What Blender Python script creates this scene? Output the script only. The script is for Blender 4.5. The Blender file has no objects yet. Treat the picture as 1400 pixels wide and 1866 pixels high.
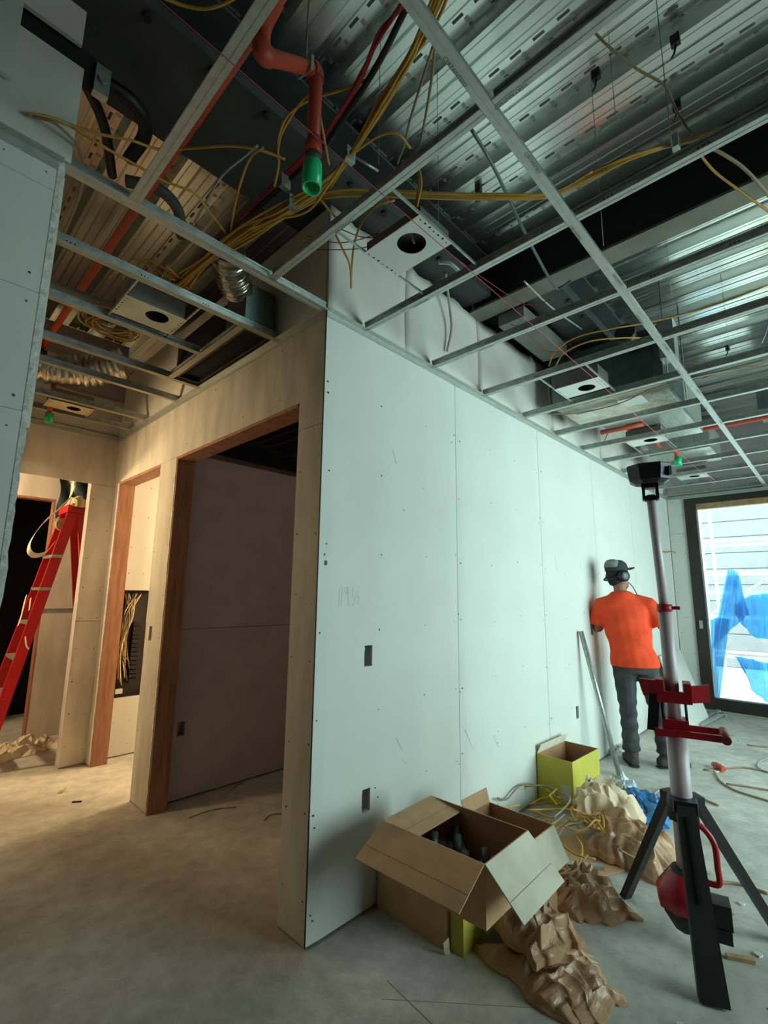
import bpy, bmesh, math, random
from mathutils import Vector, Matrix, Quaternion
random.seed(7)
S = bpy.context.scene
COL = S.collection
# ------------------------------------------------------------------ camera
FPX, YAW, PITCH, ROLL = 870.7066, math.radians(43.86156), math.radians(9.72432), math.radians(0.65976)
CAM = Vector((-1.43527, -1.80781, 1.48345))
_f = Vector((math.cos(YAW)*math.cos(PITCH), math.sin(YAW)*math.cos(PITCH), math.sin(PITCH)))
_r = Vector((math.sin(YAW), -math.cos(YAW), 0)); _u = _r.cross(_f)
_R = math.cos(ROLL)*_r + math.sin(ROLL)*_u
_U = -math.sin(ROLL)*_r + math.cos(ROLL)*_u
cd = bpy.data.cameras.new('camera'); cam = bpy.data.objects.new('camera', cd); COL.objects.link(cam)
cd.sensor_fit = 'HORIZONTAL'; cd.sensor_width = 36.0; cd.lens = FPX/1400*36.0; cd.clip_start = 0.02
cam.matrix_world = Matrix(((_R.x, _U.x, -_f.x, CAM.x), (_R.y, _U.y, -_f.y, CAM.y), (_R.z, _U.z, -_f.z, CAM.z), (0, 0, 0, 1)))
S.camera = cam
# ------------------------------------------------------------------ view, world, lights
S.view_settings.view_transform = 'Standard'; S.view_settings.look = 'None'
S.view_settings.gamma = 1.0; S.view_settings.use_curve_mapping = False
S.view_settings.exposure = 1.2
S.cycles.use_denoising = True
S.cycles.max_bounces = 10; S.cycles.diffuse_bounces = 6; S.cycles.glossy_bounces = 5; S.cycles.transparent_max_bounces = 12
S.cycles.sample_clamp_indirect = 6.0; S.cycles.caustics_reflective = False; S.cycles.caustics_refractive = False
SKY = 5.0
wd = bpy.data.worlds.new('daylight'); S.world = wd; wd.use_nodes = True
bg = wd.node_tree.nodes['Background']; bg.inputs[0].default_value = (0.87, 1.0, 0.965, 1); bg.inputs[1].default_value = SKY
def portal(loc, rot, sx, sy):
    l = bpy.data.lights.new('daylight_portal', 'AREA'); l.shape = 'RECTANGLE'; l.size = sx; l.size_y = sy
    l.cycles.is_portal = True
    o = bpy.data.objects.new('daylight_portal', l); COL.objects.link(o); o.location = loc; o.rotation_euler = rot
portal((6.72, -2.26, 1.45), (0, math.pi/2, 0), 2.9, 4.1)          # glazed door in the far wall
portal((3.3, -4.49, 1.6), (math.pi/2, 0, 0), 4.2, 2.6)             # windows of the long side behind the viewer's right
def point_light(loc, power, color, r=0.05):
    l = bpy.data.lights.new('lamp_and_fill', 'POINT'); l.energy = power; l.color = color; l.shadow_soft_size = r
    o = bpy.data.objects.new('lamp_and_fill', l); COL.objects.link(o); o.location = loc
WARM = (1.0, 0.75, 0.42)
point_light((2.1, 2.42, 2.15), 50, WARM, 0.06)                              # temporary lamp in the lit side room
point_light((-1.7, 3.8, 2.3), 60, WARM, 0.06)
sl_ = bpy.data.lights.new('corridor_fill', 'SPOT'); sl_.energy = 19; sl_.color = WARM; sl_.spot_size = math.radians(125); sl_.spot_blend = .5; sl_.shadow_soft_size = .08
so_ = bpy.data.objects.new('corridor_fill', sl_); COL.objects.link(so_); so_.location = (-1.1, 2.15, 2.3)     # unseen fill light added to brighten the corridor header and piers
so_.rotation_euler = (Vector((.0, 1.95, 2.05))-Vector((-1.1, 2.15, 2.3))).to_track_quat('-Z', 'Y').to_euler()
point_light((1.2, .45, 2.9), 1.0, (1.0, .86, .80), 0.06)                      # unseen fill light added to lift the dark room

# ------------------------------------------------------------------ helpers
H = 2.942            # underside of the ceiling grid
DECK = 3.925         # rib bottoms of the metal deck
def W(u, v, ax, val):
    """point of the place seen at (u, v) of the 1400x1866 frame on the plane ax = val"""
    d = _f + _R*((u-700)/FPX) + _U*((933-v)/FPX)
    i = 'xyz'.index(ax)
    return CAM + d*((val-CAM[i])/d[i])
def Wz(u, v, z): return W(u, v, 'z', z)
def lin(c):
    return tuple(((x/255.0)/12.92 if x/255.0 <= 0.04045 else ((x/255.0+0.055)/1.055)**2.4) for x in c)
MATS = {}
def mat(name, rgb, rough=0.6, metal=0.0, var=0.08, scale=6.0, bump=0.0, bscale=60.0, stretch=None, spec=0.5, alpha_mix=None, rgb2=None):
    """procedural surface: base colour broken up by noise, optional fine relief"""
    if name in MATS: return MATS[name]
    m = bpy.data.materials.new(name); m.use_nodes = True; nt = m.node_tree; b = nt.nodes['Principled BSDF']
    b.inputs['Roughness'].default_value = rough; b.inputs['Metallic'].default_value = metal
    b.inputs['Specular IOR Level'].default_value = spec
    tc = nt.nodes.new('ShaderNodeTexCoord'); mp = nt.nodes.new('ShaderNodeMapping')
    nt.links.new(tc.outputs['Object'], mp.inputs[0])
    if stretch: mp.inputs['Scale'].default_value = stretch
    n = nt.nodes.new('ShaderNodeTexNoise'); n.inputs['Scale'].default_value = scale; n.inputs['Detail'].default_value = 5
    nt.links.new(mp.outputs[0], n.inputs[0])
    rp = nt.nodes.new('ShaderNodeValToRGB'); c = lin(rgb); d = lin(rgb2) if rgb2 else tuple(x*(1-2.2*var) for x in c)
    e = c if rgb2 else tuple(min(1, x*(1+var)) for x in c)
    rp.color_ramp.elements[0].color = (*d, 1); rp.color_ramp.elements[1].color = (*e, 1)
    rp.color_ramp.elements[0].position = 0.3; rp.color_ramp.elements[1].position = 0.62
    nt.links.new(n.outputs['Fac'], rp.inputs[0]); nt.links.new(rp.outputs[0], b.inputs['Base Color'])
    if bump:
        n2 = nt.nodes.new('ShaderNodeTexNoise'); n2.inputs['Scale'].default_value = bscale; n2.inputs['Detail'].default_value = 4
        nt.links.new(mp.outputs[0], n2.inputs[0])
        bp = nt.nodes.new('ShaderNodeBump'); bp.inputs['Strength'].default_value = bump; bp.inputs['Distance'].default_value = 0.01
        nt.links.new(n2.outputs['Fac'], bp.inputs['Height']); nt.links.new(bp.outputs[0], b.inputs['Normal'])
    MATS[name] = m; return m
DRY = mat('drywall', (214, 214, 207), 0.85, var=0.02, scale=2.2, bump=0.04, bscale=180)
DRYU = mat('drywall_paper', (222, 216, 204), 0.8, var=0.05, scale=3.0, bump=0.12, bscale=5)
DRYC = mat('drywall_skimmed', (206, 198, 184), 0.85, var=0.09, scale=2.5, bump=0.05, stretch=(3, 3, .8))
GYP = mat('gypsum_edge', (225, 222, 212), 0.9, var=0.12, scale=40, bump=0.6, bscale=90)
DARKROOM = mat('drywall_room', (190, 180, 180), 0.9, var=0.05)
GALV = mat('galvanized', (176, 182, 178), 0.38, 0.75, var=0.10, scale=25, bump=0.05)
GALVP = mat('tee_face', (186, 190, 184), 0.45, 0.55, var=0.05, scale=30)
STEEL = mat('primed_steel', (62, 66, 64), 0.6, 0.1, var=0.12, scale=4)
STEELB = mat('dark_shaded_steel', (26, 25, 23), 0.7, 0.0, var=0.1)  # near-black also stands for shade on the cross beam's web
FLANGE = mat('lit_flange', (118, 116, 102), 0.7, 0.0, var=0.1, scale=5)  # pale tone stands for light falling on the cross beam's flanges
WOOD = mat('red_lumber', (160, 112, 84), 0.7, var=0.16, scale=5, stretch=(6, 6, .6), bump=0.1)
CPVC = mat('orange_pipe', (192, 74, 48), 0.42, var=0.06)
GREEN = mat('green_cap', (18, 190, 120), 0.3, var=0.03)
YEL = mat('yellow_cable', (196, 146, 52), 0.45, var=0.10, scale=12)
YELW = mat('tan_cable', (150, 128, 92), 0.5, var=0.12, scale=12)
BLKC = mat('black_cable', (18, 18, 18), 0.45)
REDC = mat('red_cable', (165, 32, 38), 0.45)
WHTC = mat('grey_wire', (160, 164, 168), 0.5)
PINK = mat('pink_string', (214, 92, 110), 0.6)
WIRE = mat('wire_steel', (120, 122, 118), 0.4, 0.8)
PLATE = mat('white_plate', (218, 222, 216), 0.4, var=0.02)
BLACK = mat('black_plastic', (22, 20, 22), 0.45, var=0.1, bump=0.05)
BLACKS = mat('scuffed_black', (36, 32, 33), 0.6, var=0.25, scale=18, rgb2=(20, 18, 19))
REDP = mat('red_plastic', (172, 26, 38), 0.38, var=0.06)
ALU = mat('anodised_tube', (196, 176, 180), 0.4, 0.0, var=0.04, stretch=(1, 1, .2))
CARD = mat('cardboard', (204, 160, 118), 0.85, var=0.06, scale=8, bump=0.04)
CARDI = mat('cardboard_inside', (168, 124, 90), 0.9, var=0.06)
CARDL = mat('cardboard_pale', (222, 212, 188), 0.85, var=0.06, scale=9)  # also stands for window light on the hanging carton flaps
CARDY = mat('yellow_card', (198, 186, 72), 0.6, var=0.05)
KRAFT = mat('kraft_paper', (188, 146, 110), 0.38, var=0.12, scale=6, bump=0.25, bscale=22)
KRAFTW = mat('kraft_paper_pale', (222, 196, 164), 0.6, var=0.08, scale=6, bump=0.25, bscale=22)
BLUEP = mat('blue_film', (52, 132, 196), 0.25, var=0.25, scale=8)
FOIL = mat('foil', (190, 184, 168), 0.22, 0.95, var=0.12, scale=9, bump=0.5, bscale=14)
DUCT = mat('duct_sheet', (112, 124, 124), 0.32, 0.8, var=0.12, scale=3)
LINER_DARK = mat('liner_and_dark', (8, 8, 8), 0.95)  # also blackens surfaces that stand for unlit space
LADR = mat('ladder_red', (196, 24, 30), 0.4, var=0.05)
TAPE = mat('paper_tape', (226, 214, 188), 0.8, var=0.05)
SKIN = mat('skin', (150, 104, 82), 0.6, var=0.05)
SHIRT = mat('orange_shirt', (240, 72, 28), 0.85, var=0.06, scale=14, bump=0.3, bscale=12)
JEAN = mat('dark_jeans', (62, 62, 62), 0.9, var=0.2, scale=9, bump=0.3, bscale=16)
BOOT = mat('boot_leather', (64, 56, 48), 0.8, var=0.15, scale=20)
CAPM = mat('cap_cloth', (44, 46, 48), 0.8, var=0.1)
CAPG = mat('cap_grey', (120, 122, 122), 0.7, var=0.15)
BRASS = mat('offcut_tan', (168, 140, 92), 0.6, var=0.15, scale=20)
PENCIL = mat('pencil', (168, 176, 172), 0.9)
INK = mat('stamp_ink', (72, 76, 74), 0.8)
INKW = mat('stamp_pale', (226, 230, 224), 0.8)
CONC_CH = mat('gypsum_crumb', (212, 208, 198), 0.9, var=0.1)
DARKH = mat('hole_dark', (12, 11, 10), 0.95)
EXTW = mat('outside_panel', (108, 106, 110), 0.8, var=0.05)
YPOST = mat('yellow_post', (226, 214, 92), 0.6)
DKFRAME = mat('window_bronze', (46, 44, 38), 0.5, var=0.15)

def tagp(o, label=None, cat=None, group=None, kind=None):
    if label: o['label'] = label
    if cat: o['category'] = cat
    if group: o['group'] = group
    if kind: o['kind'] = kind
    return o
def empty(name, loc=(0, 0, 0), label=None, cat=None, group=None, kind=None):
    o = bpy.data.objects.new(name, None); COL.objects.link(o); o.location = loc
    o.empty_display_size = 0.05
    return tagp(o, label, cat, group, kind)
class MB:
    """collects faces in world space, builds one mesh object"""
    def __init__(s): s.v = []; s.f = []; s.sm = []
    def add(s, vs, fs, smooth=False):
        b = len(s.v); s.v += [tuple(x) for x in vs]
        s.f += [tuple(i+b for i in f) for f in fs]; s.sm += [smooth]*len(fs); return s
    def box(s, a, b):
        x0, y0, z0 = a; x1, y1, z1 = b
        return s.add([(x0,y0,z0),(x1,y0,z0),(x1,y1,z0),(x0,y1,z0),(x0,y0,z1),(x1,y0,z1),(x1,y1,z1),(x0,y1,z1)],
            [(0,3,2,1),(4,5,6,7),(0,1,5,4),(1,2,6,5),(2,3,7,6),(3,0,4,7)])
    def obox(s, c, ax, ay, az, sx, sy, sz):
        c = Vector(c); ax = Vector(ax).normalized()*sx/2; ay = Vector(ay).normalized()*sy/2; az = Vector(az).normalized()*sz/2
        vs = [c+i*ax+j*ay+k*az for k in (-1, 1) for (i, j) in ((-1,-1),(1,-1),(1,1),(-1,1))]
        return s.add(vs, [(0,3,2,1),(4,5,6,7),(0,1,5,4),(1,2,6,5),(2,3,7,6),(3,0,4,7)])
    def beam(s, p, q, w, h, up=(0, 0, 1)):
        p = Vector(p); q = Vector(q); d = q-p; a = d.normalized(); up = Vector(up)
        side = a.cross(up)
        if side.length < 1e-4: side = a.cross(Vector((1, 0, 0)))
        side.normalize(); n = side.cross(a)
        return s.obox((p+q)/2, a, side, n, d.length, w, h)
    def quad(s, pts, t):
        pts = [Vector(p) for p in pts]; n = (pts[1]-pts[0]).cross(pts[-1]-pts[0]).normalized()*t
        k = len(pts); vs = pts+[p+n for p in pts]
        fs = [tuple(range(k-1, -1, -1)), tuple(range(k, 2*k))]+[(i, (i+1) % k, k+(i+1) % k, k+i) for i in range(k)]
        return s.add(vs, fs)
    def ring(s, rings, close=True, smooth=True, loop=True):
        n = len(rings[0]); vs = [p for r in rings for p in r]; fs = []
        for i in range(len(rings)-1):
            for j in range(n if loop else n-1):
                fs.append((i*n+j, i*n+(j+1) % n, (i+1)*n+(j+1) % n, (i+1)*n+j))
        b = len(s.v); s.add(vs, fs, smooth)
        if close:
            s.f += [tuple(b+j for j in range(n-1, -1, -1)), tuple(b+(len(rings)-1)*n+j for j in range(n))]; s.sm += [False, False]
        return s
    def tube(s, pts, r, n=8, close=True):
        pts = [Vector(p) for p in pts]; rings = []; ref = None
        rs = r if isinstance(r, (list, tuple)) else [r]*len(pts)
        for i, p in enumerate(pts):
            t = (pts[min(i+1, len(pts)-1)]-pts[max(i-1, 0)])
            t = t.normalized() if t.length > 1e-9 else Vector((0, 0, 1))
            if ref is None:
                ref = t.orthogonal().normalized()
            ref = (ref-t*ref.dot(t))
            ref = ref.normalized() if ref.length > 1e-6 else t.orthogonal().normalized()
            b = t.cross(ref)
            rings.append([p+(ref*math.cos(2*math.pi*k/n)+b*math.sin(2*math.pi*k/n))*rs[i] for k in range(n)])
        return s.ring(rings, close)
    def cyl(s, p, q, r, n=16, r2=None): return s.tube([p, q], [r, r if r2 is None else r2], n)
    def build(s, name, m, parent=None, label=None, cat=None, group=None, kind=None, loc=None):
        me = bpy.data.meshes.new(name)
        o = bpy.data.objects.new(name, me); COL.objects.link(o)
        off = Vector((0, 0, 0))
        if loc is None and parent is not None:
            off = parent_origin(parent)
        elif loc is not None: off = Vector(loc)
        elif s.v:
            xs, ys, zs = zip(*s.v); off = Vector(((min(xs)+max(xs))/2, (min(ys)+max(ys))/2, min(zs)))
        me.from_pydata([(x-off.x, y-off.y, z-off.z) for x, y, z in s.v], [], s.f)
        me.polygons.foreach_set('use_smooth', s.sm)
        bm = bmesh.new(); bm.from_mesh(me); bmesh.ops.recalc_face_normals(bm, faces=bm.faces); bm.to_mesh(me); bm.free()
        me.materials.append(m)
        if parent is not None: o.parent = parent
        else: o.location = off
        return tagp(o, label, cat, group, kind)
def parent_origin(p):
    o = Vector(p.location)
    while p.parent: p = p.parent; o += Vector(p.location)
    return o
def crom(pts, k=8):
    pts = [Vector(p) for p in pts]
    if len(pts) < 3: return pts
    P = [2*pts[0]-pts[1]]+pts+[2*pts[-1]-pts[-2]]; out = []
    for i in range(1, len(P)-2):
        a, b, c, d = P[i-1:i+3]
        for j in range(k):
            t = j/k
            out.append(0.5*((2*b)+(c-a)*t+(2*a-5*b+4*c-d)*t*t+(3*b-a-3*c+d)*t**3))
    out.append(pts[-1]); return out
def cable(name, pts, r, m, label, group=None, cat='cable', k=7, n=7, parent=None):
    mb = MB().tube(crom(pts, k), r, n)
    if parent is not None: return mb.build(name, m, parent)
    return mb.build(name, m, None, label, cat, group)
def panel(name, o, u, v, w, h, t, m, parent=None, holes=(), taper=0.0, kind=None, label=None):
    """board with rectangular holes; o corner, u/v unit axes, thickness t along u x v"""
    o = Vector(o); u = Vector(u); v = Vector(v); n = u.cross(v)
    us = sorted({0, w, *[min(max(x, 0), w) for q in holes for x in (q[0], q[2])], *((taper*20, w-taper*20) if taper else ())})
    vs = sorted({0, h, *[min(max(x, 0), h) for q in holes for x in (q[1], q[3])]})
    full = lambda i, j: 0 <= i < len(us)-1 and 0 <= j < len(vs)-1 and not any(q[0]-1e-6 <= us[i] and us[i+1] <= q[2]+1e-6 and q[1]-1e-6 <= vs[j] and vs[j+1] <= q[3]+1e-6 for q in holes)
    mb = MB(); idx = {}
    def vid(i, j, k):
        if (i, j, k) not in idx:
            d = t if k else 0
            if k and taper and us[i] in (0, w): d = t-taper
            idx[(i, j, k)] = len(mb.v); mb.v.append(tuple(o+u*us[i]+v*vs[j]+n*d))
        return idx[(i, j, k)]
    def fa(*q): mb.f.append(tuple(vid(*x) for x in q)); mb.sm.append(False)
    for i in range(len(us)-1):
        for j in range(len(vs)-1):
            if not full(i, j): continue
            fa((i,j,0),(i,j+1,0),(i+1,j+1,0),(i+1,j,0)); fa((i,j,1),(i+1,j,1),(i+1,j+1,1),(i,j+1,1))
            if not full(i-1, j): fa((i,j,0),(i,j,1),(i,j+1,1),(i,j+1,0))
            if not full(i+1, j): fa((i+1,j,0),(i+1,j+1,0),(i+1,j+1,1),(i+1,j,1))
            if not full(i, j-1): fa((i,j,0),(i+1,j,0),(i+1,j,1),(i,j,1))
            if not full(i, j+1): fa((i,j+1,0),(i,j+1,1),(i+1,j+1,1),(i+1,j+1,0))
    return mb.build(name, m, parent, label, kind=kind)
def dots(name, pts, nrm, r, m, parent):
    mb = MB(); nrm = Vector(nrm)
    a = nrm.orthogonal().normalized(); b = nrm.cross(a)
    for p in pts:
        p = Vector(p)+nrm*0.0006; q = r*random.uniform(.7, 1.2)
        mb.add([p+(a*math.cos(k*math.pi/3)+b*math.sin(k*math.pi/3)*1.25)*q for k in range(6)], [tuple(range(6))])
    o = mb.build(name, m, parent, kind='stuff'); return o
LETTER = {}
def lettering(body, size, origin, xd, yd, m, parent, name='stamped_lettering'):
    me = LETTER.get((body, size))
    if me: return _letters(me.copy(), origin, xd, yd, m, parent, name)
    cu = bpy.data.curves.new('t', 'FONT'); cu.body = body; cu.size = size
    tmp = bpy.data.objects.new('t', cu); COL.objects.link(tmp)
    me = bpy.data.meshes.new_from_object(tmp.evaluated_get(bpy.context.evaluated_depsgraph_get()))
    bpy.data.objects.remove(tmp); bpy.data.curves.remove(cu)
    LETTER[(body, size)] = me
    return _letters(me.copy(), origin, xd, yd, m, parent, name)
def _letters(me, origin, xd, yd, m, parent, name):
    xd = Vector(xd).normalized(); yd = Vector(yd).normalized(); origin = Vector(origin)-(parent_origin(parent) if parent else Vector())
    for v in me.vertices: v.co = origin+xd*v.co.x+yd*v.co.y
    me.materials.clear(); me.materials.append(m)
    o = bpy.data.objects.new(name, me); COL.objects.link(o); o.parent = parent
    return o
def remeshed(name, mb, vox, m, parent=None, smooth=6, **kw):
    o = mb.build(name, m, parent, **kw)
    md = o.modifiers.new('r', 'REMESH'); md.mode = 'VOXEL'; md.voxel_size = vox; md.use_smooth_shade = True
    ms = o.modifiers.new('s', 'SMOOTH'); ms.iterations = smooth; ms.factor = 0.5
    dg = bpy.context.evaluated_depsgraph_get(); me = bpy.data.meshes.new_from_object(o.evaluated_get(dg))
    o.modifiers.clear(); old = o.data; o.data = me; bpy.data.meshes.remove(old)
    if not me.materials: me.materials.append(m)
    return o
def solid_shade(o, ang=40):
    for p in o.data.polygons: p.use_smooth = True
# ================================================================== the setting
def concrete():
    m = bpy.data.materials.new('concrete'); m.use_nodes = True; nt = m.node_tree; b = nt.nodes['Principled BSDF']
    tc = nt.nodes.new('ShaderNodeTexCoord')
    def noise(sc, det, rough=.6):
        n = nt.nodes.new('ShaderNodeTexNoise'); n.inputs['Scale'].default_value = sc; n.inputs['Detail'].default_value = det
        n.inputs['Roughness'].default_value = rough; nt.links.new(tc.outputs['Object'], n.inputs[0]); return n
    a, c, d = noise(1.3, 6), noise(9, 8, .7), noise(70, 3)
    rp = nt.nodes.new('ShaderNodeValToRGB'); rp.color_ramp.elements[0].position = .3; rp.color_ramp.elements[1].position = .7
    rp.color_ramp.elements[0].color = (*lin((172, 166, 154)), 1); rp.color_ramp.elements[1].color = (*lin((218, 216, 208)), 1)
    nt.links.new(a.outputs['Fac'], rp.inputs[0])
    rp2 = nt.nodes.new('ShaderNodeValToRGB'); rp2.color_ramp.elements[0].position = .34; rp2.color_ramp.elements[1].position = .6
    rp2.color_ramp.elements[0].color = (.62, .60, .56, 1); rp2.color_ramp.elements[1].color = (1, 1, 1, 1)
    nt.links.new(c.outputs['Fac'], rp2.inputs[0])
    mx = nt.nodes.new('ShaderNodeMix'); mx.data_type = 'RGBA'; mx.blend_type = 'MULTIPLY'; mx.inputs[0].default_value = .75
    nt.links.new(rp.outputs[0], mx.inputs[6]); nt.links.new(rp2.outputs[0], mx.inputs[7]); nt.links.new(mx.outputs[2], b.inputs['Base Color'])
    b.inputs['Roughness'].default_value = .75
    bp = nt.nodes.new('ShaderNodeBump'); bp.inputs['Strength'].default_value = .12; bp.inputs['Distance'].default_value = .01
    nt.links.new(d.outputs['Fac'], bp.inputs['Height']); nt.links.new(bp.outputs[0], b.inputs['Normal'])
    return m
CONC = concrete()
fl = MB().box((-2.9, -4.5, -.12), (6.7, 6.5, 0)).build('floor', CONC, None, 'dusty grey concrete slab floor', kind='structure', loc=(0, 0, 0))
SAW = mat('saw_cut', (150, 146, 136), .9)
sc = MB(); sc.obox((.10, -.62, .0004), (.07, .6, 0), (-.6, .07, 0), (0, 0, 1), .55, .004, .0008); sc.build('saw_cut', SAW, fl)
sc = MB(); sc.obox((.25, -.62, .0004), (.62, -.72, 0), (.72, .62, 0), (0, 0, 1), .6, .002, .0008); sc.build('saw_cut', SAW, fl)

def deck_material():
    m = bpy.data.materials.new('deck_metal'); m.use_nodes = True; nt = m.node_tree; b = nt.nodes['Principled BSDF']
    b.inputs['Metallic'].default_value = .95
    tc = nt.nodes.new('ShaderNodeTexCoord'); n = nt.nodes.new('ShaderNodeTexNoise'); n.inputs['Scale'].default_value = 2.5; n.inputs['Detail'].default_value = 6
    mp = nt.nodes.new('ShaderNodeMapping'); mp.inputs['Scale'].default_value = (3, .25, 1)
    nt.links.new(tc.outputs['Object'], mp.inputs[0]); nt.links.new(mp.outputs[0], n.inputs[0])
    rp = nt.nodes.new('ShaderNodeValToRGB'); rp.color_ramp.elements[0].position = .32; rp.color_ramp.elements[1].position = .62
    rp.color_ramp.elements[0].color = (*lin((192, 196, 192)), 1); rp.color_ramp.elements[1].color = (*lin((222, 227, 223)), 1)
    nt.links.new(n.outputs['Fac'], rp.inputs[0]); nt.links.new(rp.outputs[0], b.inputs['Base Color'])
    rr = nt.nodes.new('ShaderNodeMapRange'); rr.inputs[3].default_value = .19; rr.inputs[4].default_value = .30
    nt.links.new(n.outputs['Fac'], rr.inputs[0]); nt.links.new(rr.outputs[0], b.inputs['Roughness'])
    return m
DECKM = deck_material()
SLOTM = mat('deck_slot', (104, 102, 94), .7, .3)
per = .305; prof = []
x = .313-11*per
while x < 6.75:
    prof += [(x-.052, DECK+.075), (x-.02, DECK+.075), (x-.016, DECK+.068), (x+.016, DECK+.068), (x+.02, DECK+.075), (x+.052, DECK+.075), (x+.075, DECK),
             (x+.096, DECK), (x+.099, DECK+.005), (x+.102, DECK), (x+.145, DECK), (x+.1525, DECK+.012), (x+.160, DECK), (x+.203, DECK), (x+.206, DECK+.005), (x+.209, DECK), (x+.23, DECK)]
    x += per
prof = [(min(max(a, -2.9), 6.7), z) for a, z in prof]
dk = MB(); Y0, Y1 = -4.5, 6.5
dk.add([(a, Y, z) for a, z in prof for Y in (Y0, Y1)], [(2*i, 2*i+1, 2*i+3, 2*i+2) for i in range(len(prof)-1)])
deck = dk.build('ceiling', DECKM, None, 'fluted galvanized metal roof deck overhead', kind='structure', loc=(0, 0, 0))
MB().box((-2.9, -4.5, DECK+.09), (6.7, 6.5, DECK+.14)).build('deck_topping', CONC, deck)
sl = MB(); x = .313-9*per
while x < 6.4:                                             # punched hanger slots down the middle of every flute
    y = -4.2
    while y < 2.8:
        sl.box((x-.007, y, DECK+.0672), (x+.007, y+.055, DECK+.068)); y += .115
    x += per
sl.build('vent_slot', SLOTM, deck, kind='stuff')
sl = MB(); x = .313-6*per
while x < 5.0:                                             # embossed dimples between the slots
    y = -2.6
    while y < 1.2:
        sl.box((x+.022, y, DECK+.072), (x+.044, y+.018, DECK+.0755)); y += .115
    x += per
sl.build('embossed_dimple', GALV, deck, kind='stuff')

# ---- wall_main: the long daylit partition (y = 0)
wm = empty('wall_main', (0, 0, 0), 'long pale blue-grey drywall partition running to the window', kind='structure')
MB().box((.02, .075, 0), (6.55, .126, 3.57)).build('stud_core', DARKROOM, wm)
S1 = 1.142; xs = [0.0, S1]+[S1+1.22*k for k in range(1, 5)]; xs = [q for q in xs if q < 6.5]+[6.547]
outs = [(.342, .49), (.342, 1.17), (2.897, .49), (3.337, 1.17), (4.9, .49)]
for i in range(len(xs)-1):
    a, b = xs[i]+.002, xs[i+1]-.002
    hs = [(ox-.028-a, oz-.052-.012, ox+.028-a, oz+.052-.012) for ox, oz in outs if a < ox < b]
    bd = panel('drywall_board', (a, .016, .012), (1, 0, 0), (0, 0, 1), b-a, 2.928, .016, DRY, wm, hs, .0035)
    pts = []
    for cx in ([.03, .42, .80, b-a-.03] if b-a > .9 else [.03, (b-a)/2, b-a-.03]):
        z = .10+random.uniform(0, .05)
        while z < 2.85:
            pts.append((a+cx+random.uniform(-.015, .015), -.0001, z+random.uniform(-.03, .03)))
            if random.random() < .25: pts.append((a+cx+random.uniform(-.03, .03), -.0001, z+random.uniform(-.06, .06)))
            z += .40
    dots('screw_field', [p for p in pts if not any(abs(p[0]-ox) < .05 and abs(p[2]-oz) < .08 for ox, oz in outs)], (0, -1, 0), .0045, INK, wm)
ups = [(0.005, .62, 3.575), (.622, 1.447, 3.56), (1.452, 2.68, 3.57), (2.684, 3.9, 3.575), (3.904, 5.12, 3.57), (5.124, 6.547, 3.57)]
for a, b, zt in ups:
    mb = MB(); nx = max(4, int((b-a)/.06)); nz = 10; rows = []
    for k in range(2):
        for i in range(nx+1):
            for j in range(nz+1):
                xx = a+(b-a)*i/nx; zz = 2.962+(zt-2.962)*j/nz
                yy = -.005*math.sin(3.1*xx+5*zz+1.3)*math.sin(7*xx-2.5*zz)-.004*math.sin(11*xx+9*zz) + .006
                if j == nz: zz += .012*math.sin(23*xx)+.008*math.sin(57*xx+1)
                rows.append((xx, yy+(.014 if k else 0), zz))
    nn = (nx+1)*(nz+1); f = []
    g = lambda k, i, j: k*nn+i*(nz+1)+j
    for i in range(nx):
        for j in range(nz):
            f.append((g(0,i,j), g(0,i+1,j), g(0,i+1,j+1), g(0,i,j+1))); f.append((g(1,i,j), g(1,i,j+1), g(1,i+1,j+1), g(1,i+1,j)))
    for i in range(nx): f += [(g(0,i,0), g(1,i,0), g(1,i+1,0), g(0,i+1,0)), (g(0,i,nz), g(0,i+1,nz), g(1,i+1,nz), g(1,i,nz))]
    for j in range(nz): f += [(g(0,0,j), g(0,0,j+1), g(1,0,j+1), g(1,0,j)), (g(0,nx,j), g(1,nx,j), g(1,nx,j+1), g(0,nx,j+1))]
    mb.add(rows, f, True).build('drywall_board', DRYU, wm)
MB().box((1.43, .024, 2.96), (1.47, .07, 3.55)).build('stud', GALV, wm)
# pencilled figure, dents and scuffs of the first board
pn = MB()
def stroke(pts, w=.0022):
    for p, q in zip(pts, pts[1:]):
        d = Vector((q[0]-p[0], 0, q[1]-p[1])).normalized(); s = Vector((-d.z, 0, d.x))*w/2
        P0 = Vector((p[0], -.0007, p[1])); Q0 = Vector((q[0], -.0007, q[1]))
        pn.add([P0-s, Q0-s, Q0+s, P0+s], [(0, 1, 2, 3)])
P0 = W(617, 1108, 'y', 0); sx0, sz0 = P0.x, P0.z
def T(a, b): return (sx0+a, sz0+b)
stroke([T(0, 0), T(.004, .10)]); stroke([T(.016, .012), T(.02, .105)])
stroke([T(.058, .10), T(.043, .102), (T(.036, .085)), T(.042, .068), T(.056, .075), T(.058, .10), T(.062, .01)])
stroke([T(.092, .05), T(.094, .11)]); stroke([T(.088, .005), T(.125, .085)]); stroke([T(.122, .05), T(.136, .056), T(.138, .042), T(.122, .02), T(.144, .022)])
pn.build('pencil_note', PENCIL, wm)
mk = MB()
for (u, v, r) in [(594, 1026, .010), (736, 930, .004), (592, 1010, .004)]:
    p = W(u, v, 'y', 0); mk.add([(p.x+r*math.cos(t)*random.uniform(.7, 1.1), -.0009, p.z+1.6*r*math.sin(t)*random.uniform(.7, 1.1)) for t in [k*.785 for k in range(8)]], [tuple(range(8))])
mk.build('dent', mat('dent_grey', (96, 100, 98), .9), wm)
SC = mat('scuff_grey', (184, 188, 184), .9)
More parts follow.
